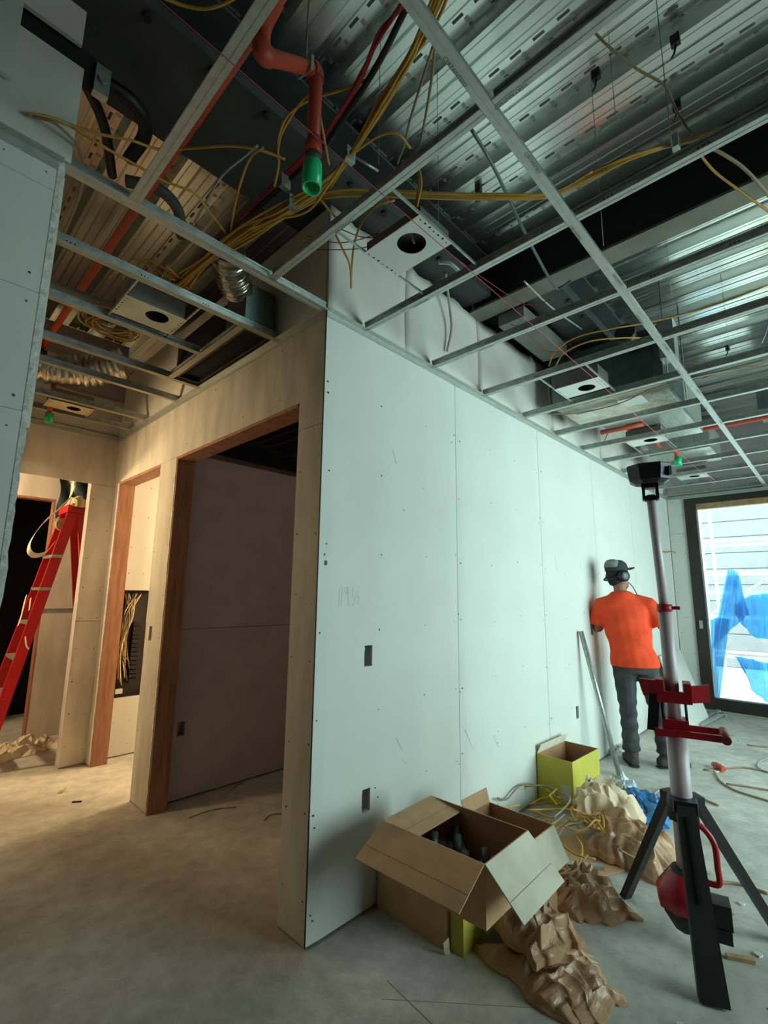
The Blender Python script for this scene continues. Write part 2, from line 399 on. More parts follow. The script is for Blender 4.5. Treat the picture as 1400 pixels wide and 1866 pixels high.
mk = MB()
for (u0, v0, u1, v1) in [(722, 1345, 733, 1368), (735, 1385, 741, 1392), (848, 1330, 862, 1365), (730, 1440, 738, 1432), (900, 1340, 908, 1362), (716, 820, 722, 845), (1010, 1010, 1016, 1040)]:
    p = W(u0, v0, 'y', 0); q = W(u1, v1, 'y', 0); w = .005
    mk.add([(p.x-w, -.0008, p.z), (q.x-w/2, -.0008, q.z), (q.x+w, -.0008, q.z), (p.x+w/2, -.0008, p.z)], [(0, 1, 2, 3)])
mk.build('scuff', SC, wm)
# ---- wall angle along the ceiling line
for n_, (p, q, nrm, lb) in enumerate([((0.0, 0, 0), (6.54, 0, 0), (0, -1, 0), 'galvanized wall angle along the top of the long partition'),
                                ((0, 0.01, 0), (0, 3.13, 0), (-1, 0, 0), 'galvanized wall angle along the corridor partition'),
                                ((-2.7, 0, 0), (-1.185, 0, 0), (0, -1, 0), 'galvanized wall angle on the near left wall'),
                                ((-1.17, 3.14, 0), (-.01, 3.14, 0), (0, -1, 0), 'galvanized wall angle across the corridor end'),
                                ((6.55, -.01, 0), (6.55, -4.4, 0), (-1, 0, 0), 'galvanized wall angle above the window')]):
    nrm = Vector(nrm); p = Vector(p)+Vector((0, 0, H)); q = Vector(q)+Vector((0, 0, H)); mb = MB()
    mb.beam(p+nrm*.016+Vector((0, 0, .001)), q+nrm*.016+Vector((0, 0, .001)), .032, .002)
    mb.beam(p+nrm*.0012+Vector((0, 0, -.017)), q+nrm*.0012+Vector((0, 0, -.017)), .002, .034)
    mb.build('trim_%d' % (n_+1), GALVP, None, lb, kind='structure')
# ---- outlet boxes let into the boards
def outlet_box(c, u, nin, label, w=.056, h=.104, m=None):
    c = Vector(c); u = Vector(u); nin = Vector(nin); z = Vector((0, 0, 1)); d = .05
    e = empty('outlet_box', c+nin*.02, label, 'outlet box', 'empty electrical boxes in the drywall')
    mb = MB()
    for s in (-1, 1):
        mb.obox(c+u*s*(w/2-.001)+nin*(d/2+.012), u, z, nin, .002, h, d); mb.obox(c+z*s*(h/2-.001)+nin*(d/2+.012), u, z, nin, w, .002, d)
    mb.obox(c+nin*(d+.012), u, z, nin, w, h, .002)
    mb.build('shell', m or mat('box_steel', (176, 168, 164), .6, .0), e)
    mb = MB(); mb.obox(c+nin*.035+z*.03, u, z, nin, .01, .02, .01); mb.build('bracket', GALV, e)
for i, (ox, oz) in enumerate(outs[:4]):
    outlet_box((ox, 0, oz), (1, 0, 0), (0, 1, 0), ['low empty outlet box just left of the open cartons', 'upper empty outlet box near the partition corner',
        'low empty outlet box left of the leaning steel tube', 'upper empty box beside the worker at elbow height'][i])
# ---- wall_corridor (x = 0) with two door openings
wc = empty('wall_corridor', (0, 0, 0), 'corridor drywall partition with two door openings', kind='structure')
Dn, Df, PIER, D2, DH, YE = .211, 1.759, 2.05, 3.02, 2.49, 3.14
co = MB()
for a, b, z0, z1 in [(.02, Dn-.02, 0, 3.57), (Df+.02, PIER-.02, 0, 3.57), (D2+.02, YE, 0, 3.57), (Dn-.02, Df+.02, DH+.03, 3.57), (PIER-.02, D2+.02, DH+.03, 3.57)]:
    co.box((.078, a, z0), (.128, b, z1))
co.build('stud_core', DARKROOM, wc)
def cboard(y0, y1, z0, z1, m=DRYC, holes=()):
    return panel('drywall_board', (.016, y1, z0), (0, -1, 0), (0, 0, 1), y1-y0, z1-z0, .016, m, wc, holes)
cboard(.006, Dn, .01, 2.33); cboard(.004, Dn, 2.333, 2.94); cboard(Dn+.001, Df+.12, DH, 2.94)
cboard(Df, PIER, .012, DH-.002, holes=[(PIER-1.985, 1.112, PIER-1.935, 1.215)]); cboard(Df+.121, D2+.12, DH, 2.94); cboard(D2, YE-.002, .012, DH-.002)
cboard(.02, 1.5, 2.962, 3.57, DRYU); cboard(1.503, YE-.002, 2.962, 3.57, DRYU)
MB().box((-.004, .0002, .01), (.0, .006, 2.94)).build('corner_reveal', STEELB, wc)
ds = []
for y in (.035, .18, 1.79, 2.02):
    z = .15
    while z < 2.4: ds.append((-.0001, y+random.uniform(-.01, .01), z+random.uniform(-.04, .04))); z += .33
for y in (.4, .8, 1.2, 1.6, 2.3, 2.7):
    for z in (2.56, 2.86): ds.append((-.0001, y, z))
dots('screw_field', ds, (-1, 0, 0), .0045, INK, wc)
# torn paper and rough cut edges of the two door openings
for (y, z0, z1, sgn) in [(PIER, 0.02, 2.47, 1), (Df, .02, 2.47, -1), (D2, .02, 2.47, -1)]:
    mb = MB(); pts = []; z = z0
    while z < z1: pts.append((-.0015, y+sgn*random.uniform(0.0, .008), z)); z += random.uniform(.02, .06)
    for p, q in zip(pts, pts[1:]):
        mb.add([(p[0], y-sgn*.006, p[2]), (q[0], y-sgn*.006, q[2]), q, p, (.012, y-sgn*.006, p[2]), (.012, y-sgn*.006, q[2]), (.012, q[1], q[2]), (.012, p[1], p[2])],
               [(0,1,2,3),(4,7,6,5),(3,2,6,7),(0,4,5,1)])
    mb.build('torn_edge', GYP, wc)
dr = empty('door_1', (.065, .98, 0), 'wide unfinished door opening lined with red lumber', kind='structure')
MB().box((.003, Df-.019, 0), (.134, Df, DH)).build('jamb_board', WOOD, dr)
MB().box((.018, Dn, 0), (.134, Dn+.019, DH)).build('jamb_board', WOOD, dr)
MB().box((.003, Dn+.019, DH-.019), (.134, Df-.019, DH)).build('head_board', WOOD, dr)
dr = empty('door_2', (.065, 2.5, 0), 'narrow unfinished door opening into the lit room', kind='structure')
MB().box((.004, D2-.019, 0), (.134, D2, DH)).build('jamb_board', WOOD, dr)
MB().box((.004, PIER, 0), (.134, PIER+.019, DH)).build('jamb_board', WOOD, dr)
MB().box((.004, PIER+.019, DH-.019), (.134, D2-.019, DH)).build('head_board', WOOD, dr)
outlet_box((0, 1.96, 1.164), (0, 1, 0), (1, 0, 0), 'narrow empty switch box in the pier between the doors', .05, .10)
# ---- rooms behind the corridor wall
def slab(name, a, b, m, label): return MB().box(a, b).build(name, m, None, label, kind='structure')
wd1 = empty('wall_divider', (.7, 1.89, 0), 'shaded drywall wall inside the dark room', kind='structure')
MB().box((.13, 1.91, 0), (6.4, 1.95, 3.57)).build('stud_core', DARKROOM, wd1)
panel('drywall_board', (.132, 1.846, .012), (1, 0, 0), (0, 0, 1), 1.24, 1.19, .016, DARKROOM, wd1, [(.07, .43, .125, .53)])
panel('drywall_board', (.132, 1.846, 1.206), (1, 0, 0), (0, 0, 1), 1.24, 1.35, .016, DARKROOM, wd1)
outlet_box((.2295, 1.83, .492), (1, 0, 0), (0, 1, 0), 'dark empty outlet box low in the unlit room', .055, .1)
MB().box((.132, 1.824, 2.60), (1.37, 1.830, 3.57)).build('dark_stand_in', LINER_DARK, wd1)  # black sheet standing for the dark open space overhead
for k in range(5): cable('dark_cable', [(.15+.2*k, 1.80, 2.75+.05*(k % 3)), (.4+.2*k, 1.5, 2.62+.04*(k % 2)), (.75+.12*k, 1.2, 2.8)], .008, BLKC, 'dark cable drooping at the top of the unlit room', 'cables in the unlit room')
wr1 = empty('wall_room', (1.4, 1, 0), 'end wall of the dark room', kind='structure')
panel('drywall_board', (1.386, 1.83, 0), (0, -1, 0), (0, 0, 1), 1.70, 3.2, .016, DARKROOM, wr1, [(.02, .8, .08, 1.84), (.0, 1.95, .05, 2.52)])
wp = empty('wall_panel', (1.2, 3.2, 0), 'lamp-lit drywall wall with a recessed breaker panel', kind='structure')
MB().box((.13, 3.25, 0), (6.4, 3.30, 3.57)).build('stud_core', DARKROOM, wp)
PX0, PX1, PZ0, PZ1 = .165, .60, .515, 1.49
panel('drywall_board', (.13, 3.156, 0.012), (1, 0, 0), (0, 0, 1), 2.3, 1.19, .016, DRY, wp, [(PX0-.13, PZ0-.012, PX1-.13, 1.3)])
panel('drywall_board', (.13, 3.156, 1.205), (1, 0, 0), (0, 0, 1), 2.3, 1.5, .016, DRY, wp, [(PX0-.13, -.1, PX1-.13, PZ1-1.205)])
dots('screw_field', [(x_, 3.1399, z_) for x_ in (.2, .33, .45) for z_ in (.1, .3, 1.65, 1.9, 2.2, 2.5)], (0, -1, 0), .0045, INK, wp)
slab('light_lid', (.13, 1.95, 2.80), (2.5, 3.25, 2.83), DRY, 'unseen lid added to keep lamp light off the deck')  # lid added to stop the room's lamp from lighting the deck
slab('wall_side', (2.4, 1.95, 0), (2.5, 3.25, 3.57), DRY, 'side wall of the lamp-lit room')
# ---- corridor end: pier, header, far room
we = empty('wall_end', (-.6, 3.2, 0), 'corridor end wall with a tall opening behind the ladder', kind='structure')
MB().box((-.198, 3.156, 0), (.0, 3.25, 3.9)).build('stud_core', DARKROOM, we)
MB().box((-2.9, 3.156, 2.48), (-.2, 3.25, 3.9)).build('stud_core', DARKROOM, we)  # carried left and up to the deck to block stray lamp light
panel('drywall_board', (-.2, 3.156, .012), (1, 0, 0), (0, 0, 1), .198, 1.2, .016, DRYC, we)
panel('drywall_board', (-.2, 3.156, 1.216), (1, 0, 0), (0, 0, 1), .198, 1.24, .016, DRYC, we)
panel('drywall_board', (-1.18, 3.156, 2.46), (1, 0, 0), (0, 0, 1), 1.178, .48, .016, DRYC, we)
panel('drywall_board', (-1.18, 3.156, 2.96), (1, 0, 0), (0, 0, 1), 1.178, .34, .016, DRYU, we)
dots('screw_field', [(x_, 3.1399, .15+k*.27+random.uniform(-.03, .03)) for x_ in (-.17, -.03) for k in range(9)], (0, -1, 0), .0045, INK, we)
slab('wall_passage', (-1.31, .13, 0), (-1.18, 3.25, 3.9), DRYC, 'hidden left side wall of the corridor')  # raised to the deck so far-room light does not leak over
wb = empty('wall_back', (-.3, 4.35, 0), 'back wall of the room past the corridor', kind='structure')
panel('drywall_board', (-2.9, 4.316, 0), (1, 0, 0), (0, 0, 1), 4.2, 3.57, .016, DRYC, wb, [(1.7, 0, 2.679, 2.455)])
MB().box((-.24, 4.31, 0), (-.221, 4.42, 2.455)).build('jamb_board', WOOD, wb)
MB().box((-1.2, 4.31, 2.436), (-.24, 4.42, 2.455)).build('head_board', WOOD, wb)
slab('wall_beyond', (-2.9, 5.6, 0), (1.3, 5.7, 3.57), LINER_DARK, 'wall past the far doorway, coloured black for its darkness')  # black colour stands for the unlit space behind the doorway
slab('wall_flank', (1.3, 3.3, 0), (1.4, 5.7, 3.57), DRYC, 'side wall of the room past the corridor')
# ---- near left wall (y = 0)
wl = empty('wall_left', (-2, 0, 0), 'near left drywall wall with a ragged cut edge', kind='structure')
MB().box((-2.9, .016, 0), (-1.20, .13, 3.3)).build('stud_core', DARKROOM, wl)
for z0, z1 in [(.012, 1.2), (1.2015, 2.035), (2.0365, 2.44), (2.4415, 2.825), (2.8265, 2.94)]:
    panel('drywall_board', (-2.9, .016, z0), (1, 0, 0), (0, 0, 1), 1.712, z1-z0, .016, DRY, wl)
panel('drywall_board', (-2.9, .016, 2.96), (1, 0, 0), (0, 0, 1), 1.738, .40, .016, DRYU, wl)
panel('drywall_board', (-1.352, .016, 3.452), (1, 0, 0), (0, 0, 1), .174, .148, .016, DRYU, wl)
MB().box((-2.9, .03, 3.34), (-1.10, .06, 3.47)).build('steel_angle', STEELB, wl)
MB().box((-2.9, -.03, 3.12), (-1.353, -.014, 3.9)).build('drywall_board', DRY, wl)
MB().box((-1.125, .01, 3.32), (-1.075, .045, 3.44)).build('clip_plate', GALV, wl)
MB().cyl((-1.10, .012, 3.375), (-1.10, -.004, 3.375), .017, 6).build('bolt', GALV, wl)
dots('screw_field', [(-1.23+random.uniform(-.01, .01), -.0001, z) for z in (2.88, 2.50, 2.40, 2.08, 1.98, 1.6, 1.3)]+[(-1.34, -.0001, z) for z in (2.88, 2.3, 1.9)], (0, -1, 0), .004, INK, wl)
mb = MB(); z = .3; pts = []
while z < 2.95: pts.append((-1.188+random.uniform(.0, .010), z)); z += random.uniform(.012, .05)
for p, q in zip(pts, pts[1:]):
    mb.add([(-1.196, -.002, p[1]), (-1.196, -.002, q[1]), (q[0]+.004, -.003+random.uniform(-.003, 0), q[1]), (p[0]+.004, -.003, p[1]),
            (-1.196, .05, p[1]), (-1.196, .05, q[1]), (q[0], .05, q[1]), (p[0], .05, p[1])], [(0,1,2,3),(4,7,6,5),(3,2,6,7),(0,4,5,1)])
mb.build('torn_edge', GYP, wl)
MB().box((-1.196, .05, 2.0), (-1.165, .13, 2.93)).build('end_stud', DRYC, wl)
# ---- far wall with the glazed door, side wall with windows, remaining shell
wf = empty('wall_far', (6.6, -1, 0), 'cream far wall framing the glazed door', kind='structure')
def fboard(y0, y1, z0, z1): panel('drywall_board', (6.566, y1, z0), (0, -1, 0), (0, 0, 1), y1-y0, z1-z0, .016, DRY, wf)
fboard(-.215, -.002, .012, 1.2); fboard(-.215, -.002, 1.203, 2.4); fboard(-.215, -.002, 2.403, 2.94); fboard(-4.5, -.22, 2.90, 2.94); fboard(-4.5, -4.33, 0, 2.9)
MB().box((6.566, -.212, 0), (6.7, 6.5, 3.95)).box((6.566, -4.5, 2.9), (6.7, -.212, 3.95)).box((6.566, -4.5, 0), (6.7, -4.33, 2.9)).build('stud_core', DARKROOM, wf)
dots('screw_field', [(6.5499, y, .15+.28*k) for y in (-.04, -.18) for k in range(10)], (-1, 0, 0), .0045, INK, wf)
panel('wall_right', (-2.9, -4.5, 0), (1, 0, 0), (0, 0, 1), 9.6, 3.95, .12, DRY, None, [(4.1, .3, 8.3, 2.9)], kind='structure', label='hidden long side wall with windows')
slab('wall_behind', (-3.02, -4.5, 0), (-2.9, 6.5, 3.95), mat('dim_wall', (96, 92, 86), .9), 'hidden wall left of the viewer')
slab('wall_outer', (-2.9, 6.5, 0), (6.7, 6.6, 3.95), DRYC, 'hidden outer wall past all rooms')
def glass_mat():
    m = bpy.data.materials.new('window_glass'); m.use_nodes = True; nt = m.node_tree
    for n in list(nt.nodes): nt.nodes.remove(n)
    o = nt.nodes.new('ShaderNodeOutputMaterial'); t = nt.nodes.new('ShaderNodeBsdfTransparent'); t.inputs[0].default_value = (.86, .96, .97, 1)
    g = nt.nodes.new('ShaderNodeBsdfGlossy'); g.inputs['Roughness'].default_value = .02
    fr = nt.nodes.new('ShaderNodeFresnel'); fr.inputs[0].default_value = 1.45; mx = nt.nodes.new('ShaderNodeMixShader')
    nt.links.new(fr.outputs[0], mx.inputs[0]); nt.links.new(t.outputs[0], mx.inputs[1]); nt.links.new(g.outputs[0], mx.inputs[2]); nt.links.new(mx.outputs[0], o.inputs[0])
    return m
GLASS = glass_mat()
w1 = empty('window_1', (6.6, -1.4, 0), 'tall dark-framed glazed door at the far end', kind='structure')
ya, yb = -.22, -4.32
MB().box((6.53, ya-.14, 0), (6.66, ya, 2.89)).build('frame_stile', DKFRAME, w1)
MB().box((6.53, yb, 0), (6.66, yb+.14, 2.89)).build('frame_stile', DKFRAME, w1)
MB().box((6.53, yb+.14, 2.81), (6.66, ya-.14, 2.89)).build('frame_head', DKFRAME, w1)
MB().box((6.56, yb+.14, 2.735), (6.66, ya-.14, 2.81)).build('head_shim', BRASS, w1)
MB().box((6.53, yb+.14, 0), (6.66, ya-.14, .15)).build('frame_sill', DKFRAME, w1)
for k in range(2): MB().box((6.54, -1.58-1.36*k-.06, .15), (6.65, -1.58-1.36*k+.06, 2.735)).build('frame_stile', DKFRAME, w1)
for k in range(3): MB().box((6.60, -1.53-1.36*k, .14), (6.608, -.35-1.36*k if k else ya-.13, 2.75)).build('pane', GLASS, w1)
MB().box((6.515, ya-.09, 1.06), (6.531, ya-.05, 1.17)).cyl((6.50, ya-.07, 1.13), (6.53, ya-.07, 1.13), .014, 10).build('latch', GALV, w1)
w2 = empty('window_2', (3.6, -4.55, 0), 'hidden band of windows in the long side wall', kind='structure')
for k in range(5):
    xx = 1.2+k*1.05
    MB().box((xx-.03, -4.6, .3), (xx+.03, -4.5, 2.9)).build('mullion', DKFRAME, w2)
MB().box((1.2, -4.56, .3), (5.4, -4.554, 2.9)).build('pane', GLASS, w2)
# ---- outside the glazed door
slab('ground', (6.7, -9, -.5), (30, 9, -.12), mat('outside_ground', (232, 228, 214), .9, var=.04), 'pale bare ground outside the window')
# ================================================================== structure overhead
def wbeam(name, a, b, zb, wid, label, mw, mf, zt=DECK-.004):
    """I-beam along a-b: bottom flange, web, top flange"""
    a = Vector((*a, 0)); b = Vector((*b, 0)); d = (b-a).normalized()
    e = empty(name, ((a.x+b.x)/2, (a.y+b.y)/2, zb), label, 'beam', 'roof beams')
    z = lambda q, h: q+Vector((0, 0, h))
    MB().beam(z(a, zb+.008), z(b, zb+.008), wid, .016).build('bottom_flange', mf, e)
    MB().beam(z(a, (zb+zt)/2), z(b, (zb+zt)/2), .012, zt-zb-.032).build('web', mw, e)
    MB().beam(z(a, zt-.008), z(b, zt-.008), wid, .016).build('top_flange', mf, e)
    return e
bx = wbeam('roof_beam', (-2.88, .07), (1.335, .07), 3.6, .50, 'grey-green wide beam above the sprinkler drop', STEEL, STEEL)
for k in range(17):
    x = -2.55+k*.255
    if x > 1.2: break
    MB().cyl((x, -.155, 3.6), (x, -.155, 3.582), .017, 6).build('bolt', STEELB, bx)
MB().beam((-2.88, -.185, 3.625), (1.33, -.185, 3.625), .012, .05).build('edge_lip', STEEL, bx)
by = wbeam('roof_beam', (1.42, 2.6), (1.42, -4.45), 3.55, .155, 'beam crossing the room, web coloured near-black for shade, lower flange pale for light', STEELB, FLANGE)
MB().box((1.40, -.03, 3.57), (1.41, .10, 3.9)).build('end_plate', FLANGE, by)
for k in range(3): MB().cyl((1.40, -.07, 3.62+.08*k), (1.385, -.07, 3.62+.08*k), .014, 8).build('bolt', LINER_DARK, by)
MB().box((1.345, -.035, 3.566), (1.41, -.02, 3.9)).build('stiffener', FLANGE, by)
b3 = wbeam('roof_beam', (1.51, -.47), (6.54, -.47), 3.6, .26, 'dark beam over the ceiling cans past the cross beam', STEEL, STEEL)
for k in range(18): MB().cyl((1.75+k*.27, -.575, 3.6), (1.75+k*.27, -.575, 3.584), .016, 6).build('bolt', STEELB, b3)
MB().box((1.53, -.335, 3.47), (2.28, -.13, 3.56)).build('duct_section', mat('grey_duct', (120, 122, 112), .6, .2), None, 'flat grey duct strip beside the dark beam', 'duct')
MB().box((1.53, -.11, 3.6), (2.4, .0, 3.75)).build('dark_gap', LINER_DARK, None, 'black block standing for the dark gap just above the partition top', 'duct')  # plain black box put in for the shade of the gap
# ---- suspended drywall grid
FW = .038
def tee(name, p, q, label, group, stamps=(), wide=FW, m=GALVP, tall=.04):
    p = Vector((*p, H)); q = Vector((*q, H)); d = (q-p).normalized(); s = d.cross(Vector((0, 0, 1)))
    e = empty(name, (p+q)/2, label, 'ceiling grid', group)
    up = Vector((0, 0, 1))
    mb = MB(); mb.beam(p+up*.002, q+up*.002, wide, .004)
    mb.beam(p+s*wide*.27-up*.0004, q+s*wide*.27-up*.0004, wide*.40, .0012); mb.beam(p-s*wide*.27-up*.0004, q-s*wide*.27-up*.0004, wide*.40, .0012)
    mb.build('face', m, e)
    mb = MB(); mb.beam(p+up*(.004+tall/2), q+up*(.004+tall/2), .003, tall); mb.beam(p+up*(tall+.004), q+up*(tall+.004), .010, .011)
    wb_ = mb.build('web', GALV, e)
    holes = MB(); L = (q-p).length; t = .12
    while t < L-.1:
        for o in (-.015, 0, .015): holes.obox(p+d*(t+o)+up*.022, d, s, up, .006, .0036, .006)
        t += .305
    holes.build('punched_hole', LINER_DARK, wb_, kind='stuff')
    for off, side, flip, inkm in stamps:
        dd = -d if flip else d
        lettering('CERTAINTEED', .0165, p+d*off-up*.0016+s*side, dd, (-up).cross(dd), inkm, e)
    return e
MY = -1.178
tee('main_runner', (-2.6, MY), (6.53, MY), 'long galvanized main runner crossing overhead toward the window', 'main runners',
    [(2.05+.42*k, (.006 if k % 2 else -.018), False, INK) for k in range(10)])
tee('main_runner', (-2.6, MY-1.22), (6.53, MY-1.22), 'second main runner behind the viewer parallel to the first', 'main runners')
ordn = ['first', 'second', 'third', 'fourth', 'fifth', 'sixth', 'seventh', 'eighth', 'ninth', 'tenth', 'eleventh', 'twelfth']
cx = [.27+.6105*k for k in range(11)]
tee('cross_tee', (-.34, -.005), (-.34, MY+.02), 'cross tee left of the near ceiling can ending on the corridor runner', 'cross tees', [(.55, -.006, True, INK)])
tee('cross_tee', (-.34, MY-.02), (-.34, MY-1.2), 'cross tee continuing over the viewer beyond the main runner', 'cross tees', [(.10, -.006, True, INK)])
for k, x in enumerate(cx):
    if x > 6.5: break
    tee('cross_tee', (x, -.004), (x, MY+.02), '%s cross tee from the partition corner, between partition and main runner' % ordn[k], 'cross tees', [(.45, -.006, True, INK)] if k < 2 else ())
    tee('cross_tee', (x, MY-.02), (x, MY-1.2), '%s cross tee from the partition corner, right of the main runner' % ordn[k], 'cross tees', [(.23, -.006, True, INKW)] if k < 2 else ())
    if k < 9:
        MB().tube([(x, -.0305, H+.018), (x, -.0315, H-.006)], .003, 6).build('tee_screw', WIRE, None, 'small screw holding the %s cross tee to the wall angle' % ordn[k], 'screw', 'tee screws')
tee('corridor_runner', (-1.175, .012), (-.002, .012), 'heavy runner spanning the corridor mouth to the partition corner', 'corridor grid', wide=.05)
tee('long_tee', (-.955, -.015), (-.955, -2.36), 'dull tee under the orange sprinkler main at upper left', 'corridor grid', wide=.042)
for i, (y, x1) in enumerate([(.455, -.002), (.945, -.245), (1.435, -.002), (1.81, -.002), (2.43, -.002), (2.8, -.002)]):
    tee('corridor_tee', (-1.175, y), (x1, y), '%s corridor tee counting from the corridor mouth' % ordn[i], 'corridor grid', m=mat('tee_face_warm', (176, 168, 146), .5, .35))  # yellowed copy of the tee face, tinted for warm lamp light
tee('short_tee', (-.226, .48), (-.226, 1.41), 'short tee framing the black duct opening over the corridor', 'corridor grid', m=MATS['tee_face_warm'])
# ---- recessed light housings on bar hangers
def light_can(cx_, cy_, lx, ly, tx0, tx1, axis, label, hole=None, hr=.058, m=PLATE, hh=.10):
    e = empty('light_housing', (cx_, cy_, H+.012), label, 'light housing', 'ceiling can plates')
    hx, hy = hole or (cx_, cy_); z0, z1 = H+.010, H+.0125; N = 32
    outer = []; inner = []
    for k in range(N):
        t = 2*math.pi*k/N; c, s = math.cos(t), math.sin(t)
        inner.append((hx+hr*c, hy+hr*s))
        ts = []
        if c > 1e-9: ts.append((cx_+lx/2-hx)/c)
        if c < -1e-9: ts.append((cx_-lx/2-hx)/c)
        if s > 1e-9: ts.append((cy_+ly/2-hy)/s)
        if s < -1e-9: ts.append((cy_-ly/2-hy)/s)
        q = min(ts); outer.append([hx+q*c, hy+q*s])
    for X in (-1, 1):
        for Y in (-1, 1):
            tx, ty = cx_+X*lx/2, cy_+Y*ly/2
            k = min(range(N), key=lambda i: (outer[i][0]-tx)**2+(outer[i][1]-ty)**2); outer[k] = [tx, ty]
    mb = MB()
    mb.ring([[(a, b, z0) for a, b in inner], [(a, b, z0) for a, b in outer], [(a, b, z1) for a, b in outer], [(a, b, z1) for a, b in inner], [(a, b, z0) for a, b in inner]], close=False, smooth=False)
    mb.build('plate', m, e)
    wallm = mat('can_side', (120, 118, 110), .45, .5)
    h = MB()
    h.box((cx_-lx/2+.012, cy_-ly/2+.006, z1), (cx_-lx/2+.014, cy_+ly/2-.006, z1+hh)).box((cx_+lx/2-.014, cy_-ly/2+.006, z1), (cx_+lx/2-.012, cy_+ly/2-.006, z1+hh))
    h.box((cx_-lx/2+.012, cy_-ly/2+.006, z1), (cx_+lx/2-.012, cy_-ly/2+.008, z1+hh)).box((cx_-lx/2+.012, cy_+ly/2-.008, z1), (cx_+lx/2-.012, cy_+ly/2-.006, z1+hh))
    h.box((cx_-lx/2+.012, cy_-ly/2+.006, z1+hh), (cx_+lx/2-.012, cy_+ly/2-.006, z1+hh+.002)); h.build('junction_box', wallm, e)
    MB().tube([(hx-.03, hy-.02, z1+hh-.02), (hx, hy, z1+.06), (hx+.03, hy+.01, z1+hh-.03)], .006, 6).build('lead_wire', YELW, e)
    for s in (-1, 1):
        mb = MB()
        if axis == 'x': mb.box((tx0+.006, cy_+s*(ly/2-.002)-.004, z0+.004), (tx1-.006, cy_+s*(ly/2-.002)+.004, z0+.014))
        else: mb.box((cx_+s*(lx/2-.002)-.004, tx0+.006, z0+.004), (cx_+s*(lx/2-.002)+.004, tx1-.006, z0+.014))
        mb.build('bar_hanger', GALV, e)
    nk = MB()
    for s in (-1, 1):
        for t in range(7):
            o = -.4+.8*t/6
            if axis == 'x': nk.box((cx_+o*lx-.004, cy_+s*(ly/2-.012)-.003*(t % 3), z0-.0006), (cx_+o*lx+.004, cy_+s*(ly/2-.012)+.004, z0))
            else: nk.box((cx_+s*(lx/2-.012)-.003*(t % 3), cy_+o*ly-.004, z0-.0006), (cx_+s*(lx/2-.012)+.004, cy_+o*ly+.004, z0))
    nk.build('punch_mark', LINER_DARK, e, kind='stuff')
    return e
light_can(-.05, -.597, .215, .315, -.34, .27, 'x', 'nearest white light-housing plate with a dark round hole', (-.059, -.629), .062, hh=.05)
light_can(1.865, -.588, .215, .315, 1.49, 2.10, 'x', 'second light-housing plate, in front of the dark air handler', (1.881, -.617))
light_can(3.47, -.572, .215, .315, 3.32, 3.93, 'x', 'third light-housing plate, left of the far sprinkler drop', (3.46, -.61))
light_can(5.35, -.58, .215, .315, 5.15, 5.76, 'x', 'farthest light-housing plate near the window head', (5.33, -.60))
light_can(-.61, .765, .315, .215, .455, .945, 'y', 'cream light-housing plate in the corridor grid', (-.58, .742), .058, mat('plate_cream', (214, 200, 166), .5))
light_can(-.55, 2.62, .315, .2, 2.43, 2.8, 'y', 'dim light-housing plate at the corridor end', (-.52, 2.62), .05, MATS['plate_cream'])
# ---- sprinkler piping
def pipe(name, pts, r, label, group=None, extra=None, bend=.04, m=CPVC, fit=None):
    e = empty(name, pts[0], label, 'pipe', group)
    P = [Vector(p) for p in pts]; out = [P[0]]
    for i in range(1, len(P)-1):
        a = (P[i-1]-P[i]).normalized(); b = (P[i+1]-P[i]).normalized()
        for k in range(7):
            t = k/6; out.append((P[i]+a*bend)*(1-t)**2+P[i]*2*t*(1-t)+(P[i]+b*bend)*t*t)
    out.append(P[-1]); MB().tube(out, r, 14).build('run', m, e)
    for i in range(1, len(P)-1):
        a = (P[i-1]-P[i]).normalized(); b = (P[i+1]-P[i]).normalized(); o2 = [P[i]+a*(bend+.02)]
        for k in range(7):
            t = k/6; o2.append((P[i]+a*bend)*(1-t)**2+P[i]*2*t*(1-t)+(P[i]+b*bend)*t*t)
        o2.append(P[i]+b*(bend+.02)); MB().tube(o2, r*1.16, 14).build('elbow', m, e)
    return e
X_ = -.83; zp = 3.26
MB().cyl((X_, -2.9, zp), (X_, 3.0, zp), .021, 14).build('sprinkler_main', CPVC, None, 'orange sprinkler main running above the dull tee into the corridor', 'pipe', 'orange sprinkler piping')
e = empty('sprinkler_drop', (0, 0, 0), 'orange sprinkler arm dropping to the near green cap', 'pipe', 'orange sprinkler piping')
PT = [Vector(p) for p in [W(506, 0, 'z', 3.32), W(481, 48, 'z', 3.28), W(475, 100, 'y', -.66), W(577, 128, 'x', -.566), (-.566, -.604, 3.06)]]
PT[4] = Vector((PT[3].x, PT[3].y, 3.03))
e.location = PT[4]
o2 = []
for i, p in enumerate(PT):
    if i in (0, len(PT)-1): o2.append(p); continue
    a = (PT[i-1]-p).normalized(); b = (PT[i+1]-p).normalized(); bd = .028
    for k in range(6): t = k/5; o2.append((p+a*bd)*(1-t)**2+p*2*t*(1-t)+(p+b*bd)*t*t)
MB().tube(o2, .024, 14).build('run', CPVC, e)
for i in (2, 3):
    p = PT[i]; a = (PT[i-1]-p).normalized(); b = (PT[i+1]-p).normalized(); q = []
    for k in range(7): t = k/6; q.append((p+a*.045)*(1-t)**2+p*2*t*(1-t)+(p+b*.045)*t*t)
    MB().tube(q, .030, 14).build('elbow', CPVC, e)
b0 = Vector((PT[4].x, PT[4].y, 0))
MB().tube([b0+Vector((0, 0, z)) for z in (3.09, 3.05, 3.02)], [.024, .033, .031], 14).build('reducer', CPVC, e)
MB().tube([b0+Vector((0, 0, z)) for z in (3.03, 2.985)], .028, 14).build('sprinkler_head', mat('dark_brass', (88, 96, 88), .4, .5), e)
cp = MB(); R1, R2 = .0345, .028
